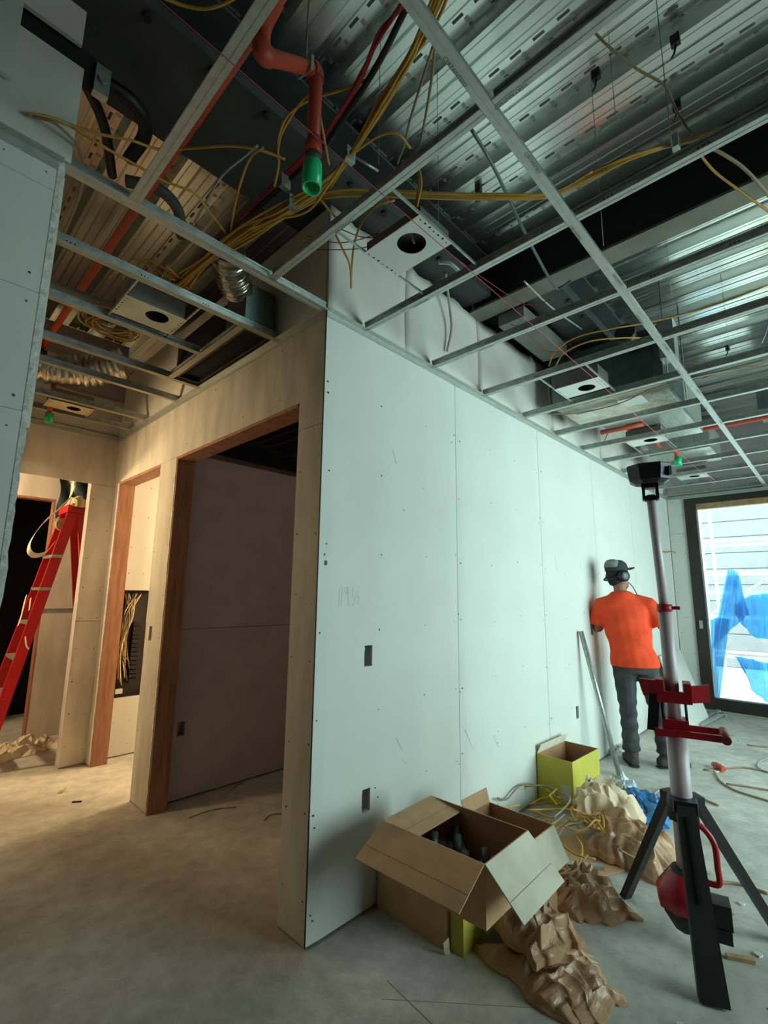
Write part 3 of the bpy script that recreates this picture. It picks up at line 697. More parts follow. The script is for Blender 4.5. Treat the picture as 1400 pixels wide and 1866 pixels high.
prof_ = [(R1*.9, 2.99), (R1, 2.98), (R1, 2.885), (R2, 2.885), (R2, 2.93), (.004, 2.935)]
cp.ring([[b0+Vector((r*math.cos(2*math.pi*k/20), r*math.sin(2*math.pi*k/20), z)) for k in range(20)] for r, z in prof_], close=True)
cp.build('green_cap', GREEN, e)
mb = MB(); c0 = (PT[2]*.22+PT[3]*.78); mb.obox(c0, PT[3]-PT[2], (0, 0, 1), (PT[3]-PT[2]).cross(Vector((0, 0, 1))), .018, .064, .064); mb.build('hanger_clamp', GALV, e)
MB().cyl(c0, c0+Vector((0, 0, DECK-c0.z)), .0035, 6).build('hanger_rod', WIRE, e)
# far sprinkler loop
e = pipe('sprinkler_drop', [(4.05, -4.4, 3.12), (3.98, -.58, 3.12), (4.0, -.53, 3.12), (4.22, -.50, 3.08), (4.38, -.62, 3.06), (4.40, -.63, 2.98)], .02, 'orange sprinkler line and drop near the window', 'orange sprinkler piping')
MB().cyl((4.40, -.63, 2.99), (4.40, -.63, 2.89), .034, 14).build('green_cap', GREEN, e)
MB().cyl((3.20, -.25, 3.045), (3.22, -.62, 3.045), .022, 12).build('pipe_stub', CPVC, None, 'short orange pipe stub beside the foil-faced duct', 'pipe', 'orange sprinkler piping')
e = empty('sprinkler_drop', (-.66, 2.72, 2.9), 'small green-capped sprinkler at the corridor end', 'pipe', 'orange sprinkler piping')
MB().cyl((-.66, 2.72, 2.90), (-.66, 2.72, 2.82), .03, 14).build('green_cap', GREEN, e); MB().tube([(-.66, 2.72, 2.9), (-.66, 2.72, 3.25), (-.68, 2.72, 3.26), (-.83, 2.72, 3.26)], .018, 12).build('run', CPVC, e)
# ---- air handler, ducts, flex
e = empty('air_handler', (2.7, -.55, 3.05), 'dark sheet-metal air handler hung behind the second light plate', 'air handler')
MB().box((2.36, -1.0, 3.06), (3.02, -.16, 3.50)).build('casing', DUCT, e)
MB().box((2.352, -.94, 3.10), (2.36, -.30, 3.46)).build('access_door', mat('door_sheet', (88, 104, 104), .35, .7, var=.15), e)
MB().box((2.349, -.62, 3.12), (2.3525, -.53, 3.24)).build('rating_label', mat('label_paper', (190, 184, 186), .6), e)
MB().box((2.40, -.98, 3.052), (2.98, -.18, 3.06)).build('insulated_base', FOIL, e)
MB().box((2.52, -.80, 3.048), (2.70, -.62, 3.052)).build('warning_label', PLATE, e); MB().box((2.6, -.38, 3.048), (2.74, -.26, 3.052)).build('warning_label', PLATE, e)
MB().box((2.30, -1.10, 3.20), (2.42, -1.0, 3.50)).build('hanger_bracket', GALV, e)
for (x, y) in ((2.4, -1.02), (2.98, -1.02), (2.4, -.14), (2.98, -.14)): MB().cyl((x, y, 3.1), (x, y, DECK), .005, 6).build('threaded_rod', WIRE, e)
MB().cyl((2.34, -.80, 3.40), (2.15, -.82, 3.42), .07, 14).build('motor_collar', BLACK, e)
e = empty('supply_duct', (3.5, -.6, 3.06), 'bright sheet-metal supply duct past the air handler', 'duct')
MB().box((3.06, -.96, 3.07), (3.92, -.30, 3.40)).build('trunk', mat('bright_duct', (196, 200, 188), .3, .6, var=.1, stretch=(1, 8, 1)), e)
MB().box((3.03, -.98, 3.05), (3.06, -.28, 3.42)).build('joint_flange', GALV, e)
MB().box((4.6, -.9, 3.1), (5.3, -.3, 3.4)).build('return_duct', MATS['bright_duct'], None, 'small bright duct box near the window head', 'duct')
MB().box((4.5, -2.6, 3.35), (4.95, -1.35, 3.6)).build('branch_duct', DUCT, None, 'blue-grey duct right of the main runner', 'duct')
def flexduct(pts, r, label, m=FOIL):
    P = crom(pts, 22); mb = MB(); rs = [r*(1+.07*math.sin(i*1.9)+random.uniform(-.05, .05)) for i in range(len(P))]
    return mb.tube(P, rs, 18).build('flex_duct', m, None, label, 'duct', 'foil flex ducts')
flexduct([(-1.15, 2.36, 3.16), (-.85, 2.38, 3.14), (-.55, 2.30, 3.17), (-.32, 2.15, 3.26)], .12, 'crinkled foil flex duct above the corridor tees')
flexduct([(-.42, .30, 3.22), (-.34, .42, 3.2), (-.24, .52, 3.18)], .085, 'crumpled foil sleeve on the grey boot behind the corridor runner')
e = empty('duct_boot', (-.12, .55, 3.0), 'grey sheet-metal boot by the corridor runner', 'duct')
MB().box((-.215, .46, 3.0), (-.03, .68, 3.22)).build('boot_body', DUCT, e)
e = empty('slot_diffuser', (-.12, .95, 2.96), 'black-lined rectangular diffuser frame over the corridor', 'diffuser')
MB().box((-.20, .70, 2.99), (-.03, 1.40, 3.2)).build('liner', LINER_DARK, e)
mb = MB(); mb.box((-.20, .49, 2.955), (-.18, 1.40, 2.99)).box((-.05, .49, 2.955), (-.03, 1.40, 2.99)).box((-.18, .49, 2.955), (-.05, .51, 2.99)).box((-.18, 1.38, 2.955), (-.05, 1.40, 2.99)); mb.build('frame', BLACK, e)
MB().box((-.18, .51, 2.985), (-.05, 1.38, 2.99)).build('throat', LINER_DARK, e)
MB().cyl((-1.17, 1.21, 3.15), (-.5, 1.15, 3.15), .024, 14).build('grey_pipe', mat('grey_pvc', (150, 150, 140), .5), None, 'grey plastic pipe crossing the corridor ceiling', 'pipe')
for i, (pts, r) in enumerate([([W(190, 150, 'z', 3.5), W(245, 190, 'z', 3.5), W(265, 240, 'z', 3.52), W(235, 290, 'z', 3.5)], .03), ([W(150, 140, 'z', 3.45), W(190, 230, 'z', 3.5), W(205, 320, 'z', 3.5)], .022),
                              ([W(230, 330, 'z', 3.4), W(290, 345, 'z', 3.4), W(325, 385, 'z', 3.4), W(330, 430, 'z', 3.4)], .028)]):
    cable('refrigerant_hose', pts, r, BLACK if i < 2 else mat('grey_hose', (84, 84, 76), .6), ['black insulated hose curling below the big beam', 'thin black insulated hose beside the left wall top', 'grey hose above the corridor runner'][i], cat='hose')
# ================================================================== cables, strings, wires
def jit(p, a): return Vector(p)+Vector((random.uniform(-a, a), random.uniform(-a, a), random.uniform(-a, a)*.6))
def zz(l): return [Wz(u, v, z) for u, v, z in l]
base = [(835, -90, 3.34), (800, 0, 3.3), (748, 105, 3.26), (692, 200, 3.24), (637, 285, 3.22), (585, 345, 3.18), (510, 392, 3.12), (440, 428, 3.09), (375, 478, 3.08), (335, 515, 3.1), (300, 545, 3.12)]
for k in range(14):
    sp = random.uniform(-1, 1); pts = []
    for i, (u, v, z) in enumerate(base):
        w = [.03, .028, .016, .02, .007, .03, .042, .04, .03, .045, .07][i]
        p = Wz(u, v, z); pts.append(p+Vector((.7, .45, 0)).normalized()*sp*w*1.0+Vector((0, 0, 1))*random.uniform(-.6, .6)*w+Vector((-.5, .7, 0))*random.uniform(-.3, .3)*w)
    n = random.choice([len(pts), len(pts), len(pts)-1, len(pts)-2]); pts = pts[:n]
    cable('yellow_cable', pts, .0055, YEL, 'yellow electrical cable in the thick bundle passing the green sprinkler cap', 'yellow cables of the thick bundle')
hb = [(540, 372, 3.16), (625, 352, 3.16), (760, 356, 3.16), (900, 358, 3.17), (1000, 354, 3.18), (1075, 322, 3.2), (1150, 284, 3.22), (1232, 262, 3.24), (1300, 240, 3.24), (1400, 200, 3.26), (1480, 160, 3.28)]
for k in range(6):
    sp = -1+2*k/5; pts = []
    for i, (u, v, z) in enumerate(hb):
        w = [.02, .014, .018, .018, .014, .022, .02, .007, .015, .02, .02][i]
        p = Wz(u, v, z); pts.append(p+Vector((.45, .7, 0))*sp*w+Vector((0, 0, 1))*random.uniform(-1, 1)*w*.6)
    if k == 0: pts = pts[:6]
    cable('yellow_cable', pts, .0055, YELW if k in (2, 5) else YEL, 'tan cable of the bundle crossing behind the main runner' if k in (2, 5) else 'yellow cable of the bundle crossing behind the main runner', 'cables of the level bundle')
ys = [
 ([(500, 400, 3.1), (560, 385, 3.1), (600, 335, 3.12), (632, 285, 3.16)], 'yellow cable bowing below the green sprinkler cap', YEL),
 ([(600, 300, 3.2), (570, 175, 3.3), (520, 230, 3.26), (507, 270, 3.22), (508, 300, 3.18), (500, 340, 3.14)], 'yellow cable looping left of the orange drop', YEL),
 ([(670, 145, 3.3), (620, 165, 3.3), (565, 182, 3.3), (525, 210, 3.27), (508, 250, 3.24), (507, 290, 3.2)], 'thin yellow cable passing behind the orange drop', YEL),
 ([(640, 282, 3.24), (690, 248, 3.26), (725, 244, 3.26), (748, 270, 3.26)], 'yellow cable arching over to the right of the bundle', YEL),
 ([(793, 72, 3.3), (775, 130, 3.3), (750, 210, 3.28), (737, 262, 3.26), (724, 298, 3.24)], 'straight tan cable slanting down to the cross tee', YELW),
 ([(793, 72, 3.31), (788, 135, 3.3), (776, 210, 3.28), (766, 262, 3.26)], 'short tan cable next to the slanting one', YELW),
 ([(760, 300, 3.16), (764, 330, 3.12), (760, 360, 3.08), (752, 392, 3.03)], 'yellow cable falling onto the near light plate', YEL),
 ([(762, 300, 3.15), (768, 332, 3.11), (763, 362, 3.07), (756, 394, 3.03)], 'second yellow cable falling onto the near light plate', YEL),
 ([(690, 372, 3.1), (672, 388, 3.08), (655, 415, 3.06), (645, 450, 3.06), (641, 490, 3.06), (640, 522, 3.05)], 'yellow cable dropping into the partition top right of the corner', YEL),
 ([(610, 425, 3.06), (625, 455, 3.05), (638, 485, 3.05), (640, 525, 3.04)], 'second yellow cable dropping into the partition top', YEL),
 ([(585, 365, 3.14), (620, 400, 3.12), (660, 380, 3.12), (720, 365, 3.14)], 'yellow cable joining the two bundles near the corner', YEL),
 ([(50, 207, 3.03), (90, 213, 3.06), (130, 228, 3.1), (180, 244, 3.12), (240, 256, 3.14), (290, 272, 3.16), (350, 270, 3.16), (420, 266, 3.16), (475, 274, 3.16), (520, 290, 3.16)], 'long yellow cable from the left wall toward the bundle', YEL),
 ([(130, 230, 3.1), (190, 268, 3.1), (250, 302, 3.1), (300, 330, 3.1), (355, 352, 3.1), (380, 385, 3.1), (415, 428, 3.1)], 'yellow cable sagging under the sprinkler main', YEL),
 ([(60, 212, 3.03), (100, 225, 3.03), (138, 262, 3.03), (151, 300, 3.03), (148, 345, 3.03), (130, 395, 3.02), (112, 435, 3.01)], 'yellow cable hanging by the left wall edge', YELW),
 ([(480, 268, 3.14), (455, 290, 3.13), (435, 345, 3.12), (425, 390, 3.11), (420, 430, 3.1)], 'thin yellow cable dropping into the bundle from above', YEL),
 ([(470, 265, 3.2), (440, 290, 3.18), (405, 320, 3.16), (380, 360, 3.15), (355, 405, 3.14)], 'pale grey wire behind the yellow cables', WHTC),
 ([(300, -3, 3.2), (335, 10, 3.2), (372, 16, 3.2), (405, 8, 3.2), (432, -6, 3.2)], 'yellow cable loop at the top edge of the view', YEL),
 ([(1080, 55, 3.6), (1110, 85, 3.56), (1160, 125, 3.52), (1210, 155, 3.48), (1230, 195, 3.42), (1250, 230, 3.32), (1262, 245, 3.26)], 'tan cable hanging from the deck to the level bundle', YELW),
 ([(1262, 262, 3.22), (1300, 310, 3.2), (1345, 345, 3.18), (1400, 385, 3.16), (1430, 410, 3.16)], 'pair of yellow cables leaving under the pale tee', YEL),
 ([(1280, 262, 3.22), (1320, 282, 3.2), (1360, 310, 3.18), (1400, 355, 3.16), (1430, 400, 3.16)], 'thick tan cable curving off to the right edge', YELW),
 ([(1000, 668, 3.0), (1012, 640, 3.08), (1050, 615, 3.12), (1110, 600, 3.14), (1190, 586, 3.16), (1290, 560, 3.18), (1400, 520, 3.2)], 'yellow cable arching over the second light plate', YEL),
 ([(1012, 668, 3.0), (1030, 642, 3.06), (1075, 622, 3.1), (1130, 616, 3.12), (1180, 616, 3.14)], 'lower yellow cable arching over the second light plate', YEL),
 ([(1000, 755, 3.0), (1060, 752, 3.0), (1130, 735, 3.0), (1190, 708, 3.02), (1260, 690, 3.05), (1330, 675, 3.1), (1400, 662, 3.12)], 'brown cable slung below the air handler', YELW),
 ([(1100, 810, 3.0), (1108, 790, 3.06), (1122, 772, 3.12)], 'thin cable looping by the orange stub', YELW),
 ([(1280, 690, 3.15), (1330, 672, 3.15), (1400, 655, 3.15)], 'tan cable right of the main runner near the window', YELW),
 ([(1388, 625, 3.2), (1398, 600, 3.3), (1405, 560, 3.6), (1408, 535, DECK+.01)], 'pale cable end dangling at the right edge', WHTC),
]
for i, (l, lb, m) in enumerate(ys):
    cable('electrical_cable', zz(l), .0065 if 'thick' in lb else .005, m, lb, 'loose cables above the grid')
for k in range(9):                                                   # coil resting above the corridor tees
    c = Wz(205+random.uniform(-14, 14), 600+random.uniform(-8, 8), 3.06); a0 = random.uniform(0, 6.28)
    pts = [c+Vector(((.11+.008*k)*math.cos(a0+t*.7), (.09+.006*k)*math.sin(a0+t*.7), .005*k+.012*math.sin(2*t))) for t in range(9)]
    cable('yellow_cable', pts, .0048, YEL if k % 3 else YELW, 'yellow cable turn in the coil above the corridor tees', 'coiled cables in the corridor ceiling', k=5)
for k in range(7):                                                   # frayed ends where the thick bundle fans out
    p = Wz(random.uniform(285, 345), random.uniform(505, 545), 3.1); q = Wz(random.uniform(190, 330), random.uniform(480, 590), 3.12); m_ = (p+q)/2+Vector((random.uniform(-.08, .08), random.uniform(-.08, .08), random.uniform(0, .1)))
    cable('yellow_cable', [p, m_, q], .0048, YEL, 'yellow cable end fanning out past the corridor runner', 'fanned cable ends')
cable('black_cable', zz([(770, -40, 3.34), (742, 12, 3.32), (690, 115, 3.3), (640, 195, 3.28), (585, 275, 3.26), (520, 335, 3.22), (470, 380, 3.2), (425, 430, 3.18)]), .011, BLKC, 'thick black cable running beside the red ones', None)
for k in range(3):
    o = [Vector((random.uniform(-.012, .012), random.uniform(-.012, .012), random.uniform(-.01, .01))) for _ in range(8)]
    cable('red_cable', [p+q for p, q in zip(zz([(760, -50, 3.33), (732, 10, 3.31), (690, 70, 3.3), (655, 140, 3.29), (615, 215, 3.28), (560, 285, 3.25), (490, 345, 3.22), (445, 400, 3.2)]), o)], .0055, REDC, 'red cable running alongside the thick black one', 'red cables')
for i, l in enumerate([[(560, 430, 3.1), (610, 442, 3.08), (650, 438, 3.06), (690, 425, 3.04)], [(555, 455, 3.08), (620, 455, 3.05), (660, 452, 3.05), (700, 440, 3.05)], [(615, 415, 3.1), (660, 432, 3.08), (700, 432, 3.04)], [(830, 470, 3.3), (900, 520, 3.3), (960, 555, 3.25), (1010, 545, 3.25)], [(930, 590, 3.3), (950, 600, 3.2), (985, 628, 3.18), (1000, 640, 3.2), (1040, 640, 3.07)]]):
    cable('red_wire', zz(l), .0022, REDC, ['thin red wire above the runner near the corner', 'lower thin red wire left of the near plate', 'thin red wire reaching the near light plate', 'thin red wire under the dark beam', 'thin red wire along the partition top'][i], 'thin red wires', 'wire')
MB().tube([(-2.5, -.735, H-.012), (6.5, -.72, H-.012)], .0016, 6).build('layout_string', PINK, None, 'taut pink layout string stretched below the grid', 'string')
cable('flex_conduit', zz([(800, 478, 3.08), (820, 480, 3.08), (838, 495, 3.06), (846, 505, 3.04)]), .010, GALV, 'short silver flexible conduit at the near light plate', cat='conduit')
cable('flex_conduit', [W(812, 498, 'y', -.10), W(820, 560, 'y', -.05), W(823, 600, 'y', -.03), W(815, 640, 'y', -.015)], .009, mat('white_jacket', (176, 176, 170), .4), 'pale flexible conduit hanging against the partition top', cat='conduit')
cable('steel_conduit', zz([(857, 232, 3.5), (900, 305, 3.45), (960, 430, 3.4), (1008, 518, 3.36), (1022, 524, 3.36), (1040, 512, 3.36)]), .008, mat('dark_conduit', (96, 104, 102), .4, .5), 'slanting thin steel conduit with a hooked end', cat='conduit')
cable('steel_conduit', zz([(955, 512, 3.5), (1005, 560, 3.5), (1060, 600, 3.5)]), .006, GALV, 'short bright conduit past the cross beam', cat='conduit')
cable('steel_conduit', zz([(640, 282, 3.24), (690, 312, 3.22)]), .005, GALV, 'short straight rod right of the green cap', cat='conduit')
for i, (u, v, z) in enumerate([(1100, 448, H+.05), (1228, 300, H+.05), (1122, 215, 3.5), (800, 450, H+.05), (1330, 640, 3.3), (690, 300, 3.2), (1225, 545, 3.3)]):
    p = Wz(u, v, z); MB().cyl(p, (p.x, p.y, DECK+.01), .0016, 5).build('hanger_wire', WIRE, None, ['hanger wire above the third runner crossing', 'hanger wire by the pale tee', 'loose hanger wire over the deck flutes', 'hanger wire above the near light plate', 'dangling hanger wire at the far right', 'hanger wire by the thick bundle', 'hanger wire near the cross beam'][i], 'wire', 'hanger wires')
for i, (u, v) in enumerate([(1230, 65), (1086, 128), (1233, 185), (872, 338), (1326, 630), (400, 92)]):
    p = Wz(u, v, DECK); e = empty('deck_anchor', p, ['black anchor clip high on the deck at right', 'black anchor on the deck above the main runner', 'black cable clip above the level bundle', 'black clip right of the near tee', 'black clip hanging near the right edge', 'small clip beside the orange elbow'][i], 'anchor', 'deck anchors')
    MB().box((p.x-.012, p.y-.018, DECK-.05), (p.x+.012, p.y+.018, DECK-.001)).build('clip', BLACK, e); MB().tube([(p.x, p.y, DECK-.05), (p.x+.01, p.y+.012, DECK-.08), (p.x, p.y+.02, DECK-.10)], .005, 6).build('hook', BLACK, e)
for i, (u, v, z) in enumerate([(533, 370, 3.14), (519, 333, 3.2), (1232, 262, 3.24), (637, 284, 3.22)]):
    p = Wz(u, v, z); MB().box((p.x-.022, p.y-.012, p.z-.028), (p.x+.022, p.y+.012, p.z+.03)).build('cable_tie', GALV, None, ['silver strap around the thick yellow bundle', 'silver strap on the black and red cables', 'small strap on the level bundle', 'strap where the bundles meet'][i], 'strap', 'cable straps')
# ================================================================== cartons, packing paper, floor litter
def carton(name, c, z0, sx, sy, h, ang, flaps, label, mo=CARD, mi=CARDI, mf=None, group='cartons by the partition', tilt=None):
    ca, sa = math.cos(ang), math.sin(ang); X = Vector((ca, sa, 0)); Y = Vector((-sa, ca, 0)); Z = Vector((0, 0, 1)); c = Vector((*c, z0)); t = .005
    if tilt:
        q = Quaternion(tilt[0], tilt[1]); X, Y, Z = q @ X, q @ Y, q @ Z
    e = empty(name, c, label, 'box', group)
    for s in (-1, 1):
        MB().obox(c+X*s*(sx/2-t/2)+Z*h/2, X, Y, Z, t, sy-2*t, h).build('side_wall', mo, e)
        MB().obox(c+Y*s*(sy/2-t/2)+Z*h/2, X, Y, Z, sx, t, h).build('side_wall', mo, e)
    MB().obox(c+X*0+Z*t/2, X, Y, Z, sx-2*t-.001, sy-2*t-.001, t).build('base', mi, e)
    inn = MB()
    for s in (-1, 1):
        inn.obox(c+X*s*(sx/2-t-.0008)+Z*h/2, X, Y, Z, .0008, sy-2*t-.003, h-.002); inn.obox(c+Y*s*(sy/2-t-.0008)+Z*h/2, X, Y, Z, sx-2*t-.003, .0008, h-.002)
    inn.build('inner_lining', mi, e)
    for side, L, a, m in flaps:
        D = {'x-': -X, 'x+': X, 'y-': -Y, 'y+': Y}[side]; E = Y if side[0] == 'x' else X; w = sy if side[0] == 'x' else sx; d0 = sx/2 if side[0] == 'x' else sy/2
        a = math.radians(a); dr_ = D*math.sin(a)+Z*math.cos(a); hinge = c+D*(d0-t/2)+Z*h
        nn = E.cross(dr_)
        f = MB().obox(hinge+dr_*(L/2+.002), dr_, E, nn, L, w-.006, .004).build('flap', m or mo, e)
        if L > .15: MB().obox(hinge+dr_*(L*.66)+nn*.0024*(1 if (nn.z > 0) else -1), dr_, E, nn, .002, w-.01, .0006).build('crease', mi, f)
    return e, X, Y, Z, c
carton('open_carton', (.393, -.487), .30, .355, .505, .215, .03, [('x-', .19, 118, None), ('y-', .20, 133, CARDL), ('y+', .17, -97, None), ('x+', .17, 168, None)], 'large open brown carton in front with a pale flap hanging right')
carton('closed_carton', (.58, -.215), 0.0, .33, .40, .298, .02, [], 'brown carton on the floor under the large open one')
carton('yellow_carton', (.592, -.458), 0.0, .305, .065, .298, .02, [], 'narrow yellow carton under the large open one', CARDY, CARDI)
mb = MB(); mb.quad([(.412, -.445, .002), (.395, -.43, .002), (.385, -.43, .05), (.405, -.445, .07)], .004); mb.build('torn_flap', CARDL, None, 'torn white carton corner at the floor', 'scrap')
carton('open_carton', (.87, -.47), .0, .24, .36, .385, .0, [('y-', .15, 152, CARDL), ('y+', .07, 15, None), ('x-', .15, 175, None)], 'smaller open carton between the large one and the partition')
e, X, Y, Z, c = carton('yellow_carton', (2.33, -.15), .0, .46, .27, .33, -.03, [('y+', .07, -25, CARDL)], 'open yellow carton against the partition', CARDY, CARDI)
lab = MB(); lab.quad([(2.093, -.19, .06), (2.096, -.26, .06), (2.096, -.26, .17), (2.093, -.19, .17)], .001); lab.build('shipping_label', mat('label_white', (200, 196, 176), .7), e)
lab = MB(); lab.tube([Vector((2.092, -.14+.018*math.cos(t*.52), .10+.018*math.sin(t*.52))) for t in range(13)], .002, 5); lab.build('recycling_mark', INK, e)
# contents of the large carton
for i, (x, y, z, a, s) in enumerate([(.36, -.40, .32, .3, 1), (.44, -.47, .32, 1.1, .9), (.38, -.55, .32, 2.0, .8), (.50, -.42, .32, .9, .9), (.46, -.60, .32, .2, .8)]):
    e = empty('metal_fitting', (x, y, z), ['grey-green metal fitting lying in the large carton', 'second grey-green fitting in the large carton', 'small dark fitting in the large carton', 'tilted fitting near the carton back', 'fitting near the hanging pale flap'][i], 'fitting', 'fittings in the carton')
    A = Vector((math.cos(a), math.sin(a), .25)); mg = mat('fitting_grey', (84, 92, 84), .45, .4)
    MB().obox(Vector((x, y, z+.055*s)), A, (-A.y, A.x, 0), (0, 0, 1), .13*s, .07*s, .05*s).build('housing', mg, e)
    MB().cyl((x, y, z+.06*s), (x+.04*s, y+.03*s, z+.13*s), .022*s, 10).build('spout', mg, e)
def crumple(name, cor, hgt, m, label, seed, nf=6, base=0.0, nx=64, ny=44, cat='packing paper', group='crumpled packing paper', lift=(0, 0, 0, 0), fold=.35):
    rnd = random.Random(seed); c = [Vector((*p[:2], 0)) for p in cor]
    cr = [(rnd.uniform(2.5, 7.5)*rnd.choice((-1, 1)), rnd.uniform(-2.2, 2.2), rnd.uniform(0, 1), rnd.uniform(.06, .16)) for _ in range(7)]+[(rnd.uniform(-2, 2), rnd.uniform(3, 6), rnd.uniform(0, 1), rnd.uniform(.04, .10)) for _ in range(4)]+[(rnd.uniform(7, 13)*rnd.choice((-1, 1)), rnd.uniform(-7, 7), rnd.uniform(0, 1), rnd.uniform(.02, .05)) for _ in range(6)]
    ph = rnd.uniform(0, 6); top = []; N = (nx+1)*(ny+1)
    for i in range(nx+1):
        for j in range(ny+1):
            u, v = i/nx, j/ny
            p = (c[0]*(1-u)+c[1]*u)*(1-v)+(c[3]*(1-u)+c[2]*u)*v
            lf = (lift[0]*(1-u)+lift[1]*u)*(1-v)+(lift[3]*(1-u)+lift[2]*u)*v
            edge = min(1, 5*min(u, 1-u, v, 1-v)+.18)
            w = nf*(u+.12*math.sin(2.2*v+ph))+ph; tri = abs((w % 1)*2-1)
            h = hgt*(.50+.28*math.sin(math.pi*u)*math.sin(math.pi*v)+fold*.55*(tri-.5))
            for a, b, o, k in cr:
                q = abs(((a*u+b*v+o*3) % 1)*2-1); h += k*hgt*(q**1.5-.4)
            jx = .014*math.sin(13*u+7*v+ph)+.008*math.sin(31*v+ph); jy = .014*math.sin(11*v-9*u+ph)+.008*math.sin(29*u)
            top.append(Vector((p.x+jx, p.y+jy, base+lf+max(.006, h*edge))))
    bot = [Vector((p.x, p.y, base*0+max(0.001, p.z-.03*min(1, hgt*8)) if (base > 0 or max(lift) > 0) else .0005)) for p in top]
    f = []; g = lambda i, j: i*(ny+1)+j
    for i in range(nx):
        for j in range(ny):
            f += [(g(i,j), g(i+1,j), g(i+1,j+1)), (g(i,j), g(i+1,j+1), g(i,j+1))] if (i+j) % 2 else [(g(i,j), g(i+1,j), g(i,j+1)), (g(i+1,j), g(i+1,j+1), g(i,j+1))]
            f += [(N+g(i,j), N+g(i,j+1), N+g(i+1,j+1), N+g(i+1,j))]
    for i in range(nx): f += [(g(i,0), N+g(i,0), N+g(i+1,0), g(i+1,0)), (g(i,ny), g(i+1,ny), N+g(i+1,ny), N+g(i,ny))]
    for j in range(ny): f += [(g(0,j), g(0,j+1), N+g(0,j+1), N+g(0,j)), (g(nx,j), N+g(nx,j), N+g(nx,j+1), g(nx,j+1))]
    return MB().add(top+bot, f, False).build(name, m, None, label, cat, group)
crumple('packing_paper', [(.50, -.46), (.40, -.95), (.66, -1.05), (.86, -.82)], .085, KRAFT, 'long brown crumpled packing paper nearest the viewer', 3, 5)
crumple('packing_paper', [(.60, -.44), (.50, -.80), (.76, -.86), (.90, -.52)], .11, KRAFT, 'folded brown packing pad lying on the nearest paper', 5, 6, base=.09)
crumple('packing_paper', [(1.16, -.50), (.97, -.72), (1.20, -.95), (1.44, -.64)], .12, KRAFT, 'crumpled brown packing paper by the tripod leg', 8, 5)
crumple('packing_paper', [(2.06, -.31), (1.80, -.42), (1.86, -.76), (2.36, -.66)], .20, KRAFTW, 'pale crumpled packing paper beside the open yellow carton', 11, 7, lift=(.16, .12, 0, .02))
crumple('packing_paper', [(1.93, -.50), (1.60, -.58), (1.58, -.94), (1.98, -.95)], .15, KRAFT, 'torn brown packing paper heaped over the cable scraps', 14, 3, lift=(.10, .05, .0, .05), fold=.5)
crumple('plastic_wrap', [(2.75, -.38), (2.35, -.42), (2.25, -.78), (2.62, -.80)], .13, BLUEP, 'crumpled blue plastic wrapper behind the packing paper', 21, 4, cat='plastic', group='plastic litter')
crumple('plastic_wrap', [(2.82, -.34), (2.52, -.34), (2.45, -.50), (2.74, -.52)], .16, mat('clear_film', (196, 206, 210), .2, var=.1), 'clear crumpled plastic by the blue wrapper', 24, 5, cat='plastic', group='plastic litter')
MB().obox((1.42, -.44, .004), (1, -.5, 0), (.5, 1, 0), (0, 0, 1), .75, .42, .006).build('cardboard_sheet', CARD, None, 'flat brown cardboard sheet under the cable scraps', 'cardboard')
for k in range(38):
    cx_, cy_ = random.uniform(1.2, 1.9), random.uniform(-.62, -.12); r = random.uniform(.12, .34); a0 = random.uniform(0, 6.28); n = random.randint(3, 6)
    z0 = .015+.0042*k
    pts = [Vector((min(2.05, max(1.02, cx_+r*math.cos(a0+t*.55))), min(-.03, cy_+.65*r*math.sin(a0+t*.55)), z0+random.uniform(0, .05))) for t in range(n)]
    cable('scrap_cable', pts, .0055, YEL if k % 4 else YELW, 'yellow cable offcut in the scrap heap beside the cartons', 'cable offcuts on the floor', k=6)
cable('scrap_cable', [(1.32, -.62, .01), (1.22, -.60, .10), (1.30, -.50, .16), (1.42, -.45, .05)], .006, YEL, 'yellow cable offcut arching up out of the scrap heap', 'cable offcuts on the floor')
cable('scrap_cable', [(1.55, -.75, .12), (1.62, -.85, .07), (1.75, -.98, .02), (1.9, -1.1, .008)], .006, YELW, 'tan cable running out from under the torn paper', 'cable offcuts on the floor')
MB().beam((1.25, -.42, .05), (1.45, -.70, .05), .035, .018).build('steel_track', GALV, None, 'short galvanized track piece in the scrap heap', 'metal offcut')
crumple('shop_rag', [(1.62, -.02), (1.45, -.03), (1.45, -.16), (1.62, -.15)], .10, mat('dark_rag', (70, 72, 72), .9, var=.2), 'dark grey rag between carton and partition', 31, 4, nx=18, ny=14, cat='rag', group=None)
MB().obox((1.24, -1.32, .008), (.045, -.087, 0), (.087, .045, 0), (0, 0, 1), .10, .025, .014).build('wood_offcut', BRASS, None, 'small tan offcut on the bare floor at right', 'offcut')
MB().tube([(3.058, -.263, .0), (2.995, -.03, 1.172)], .021, 12).build('steel_tube', GALV, None, 'galvanized steel tube leaning on the partition', 'tube')
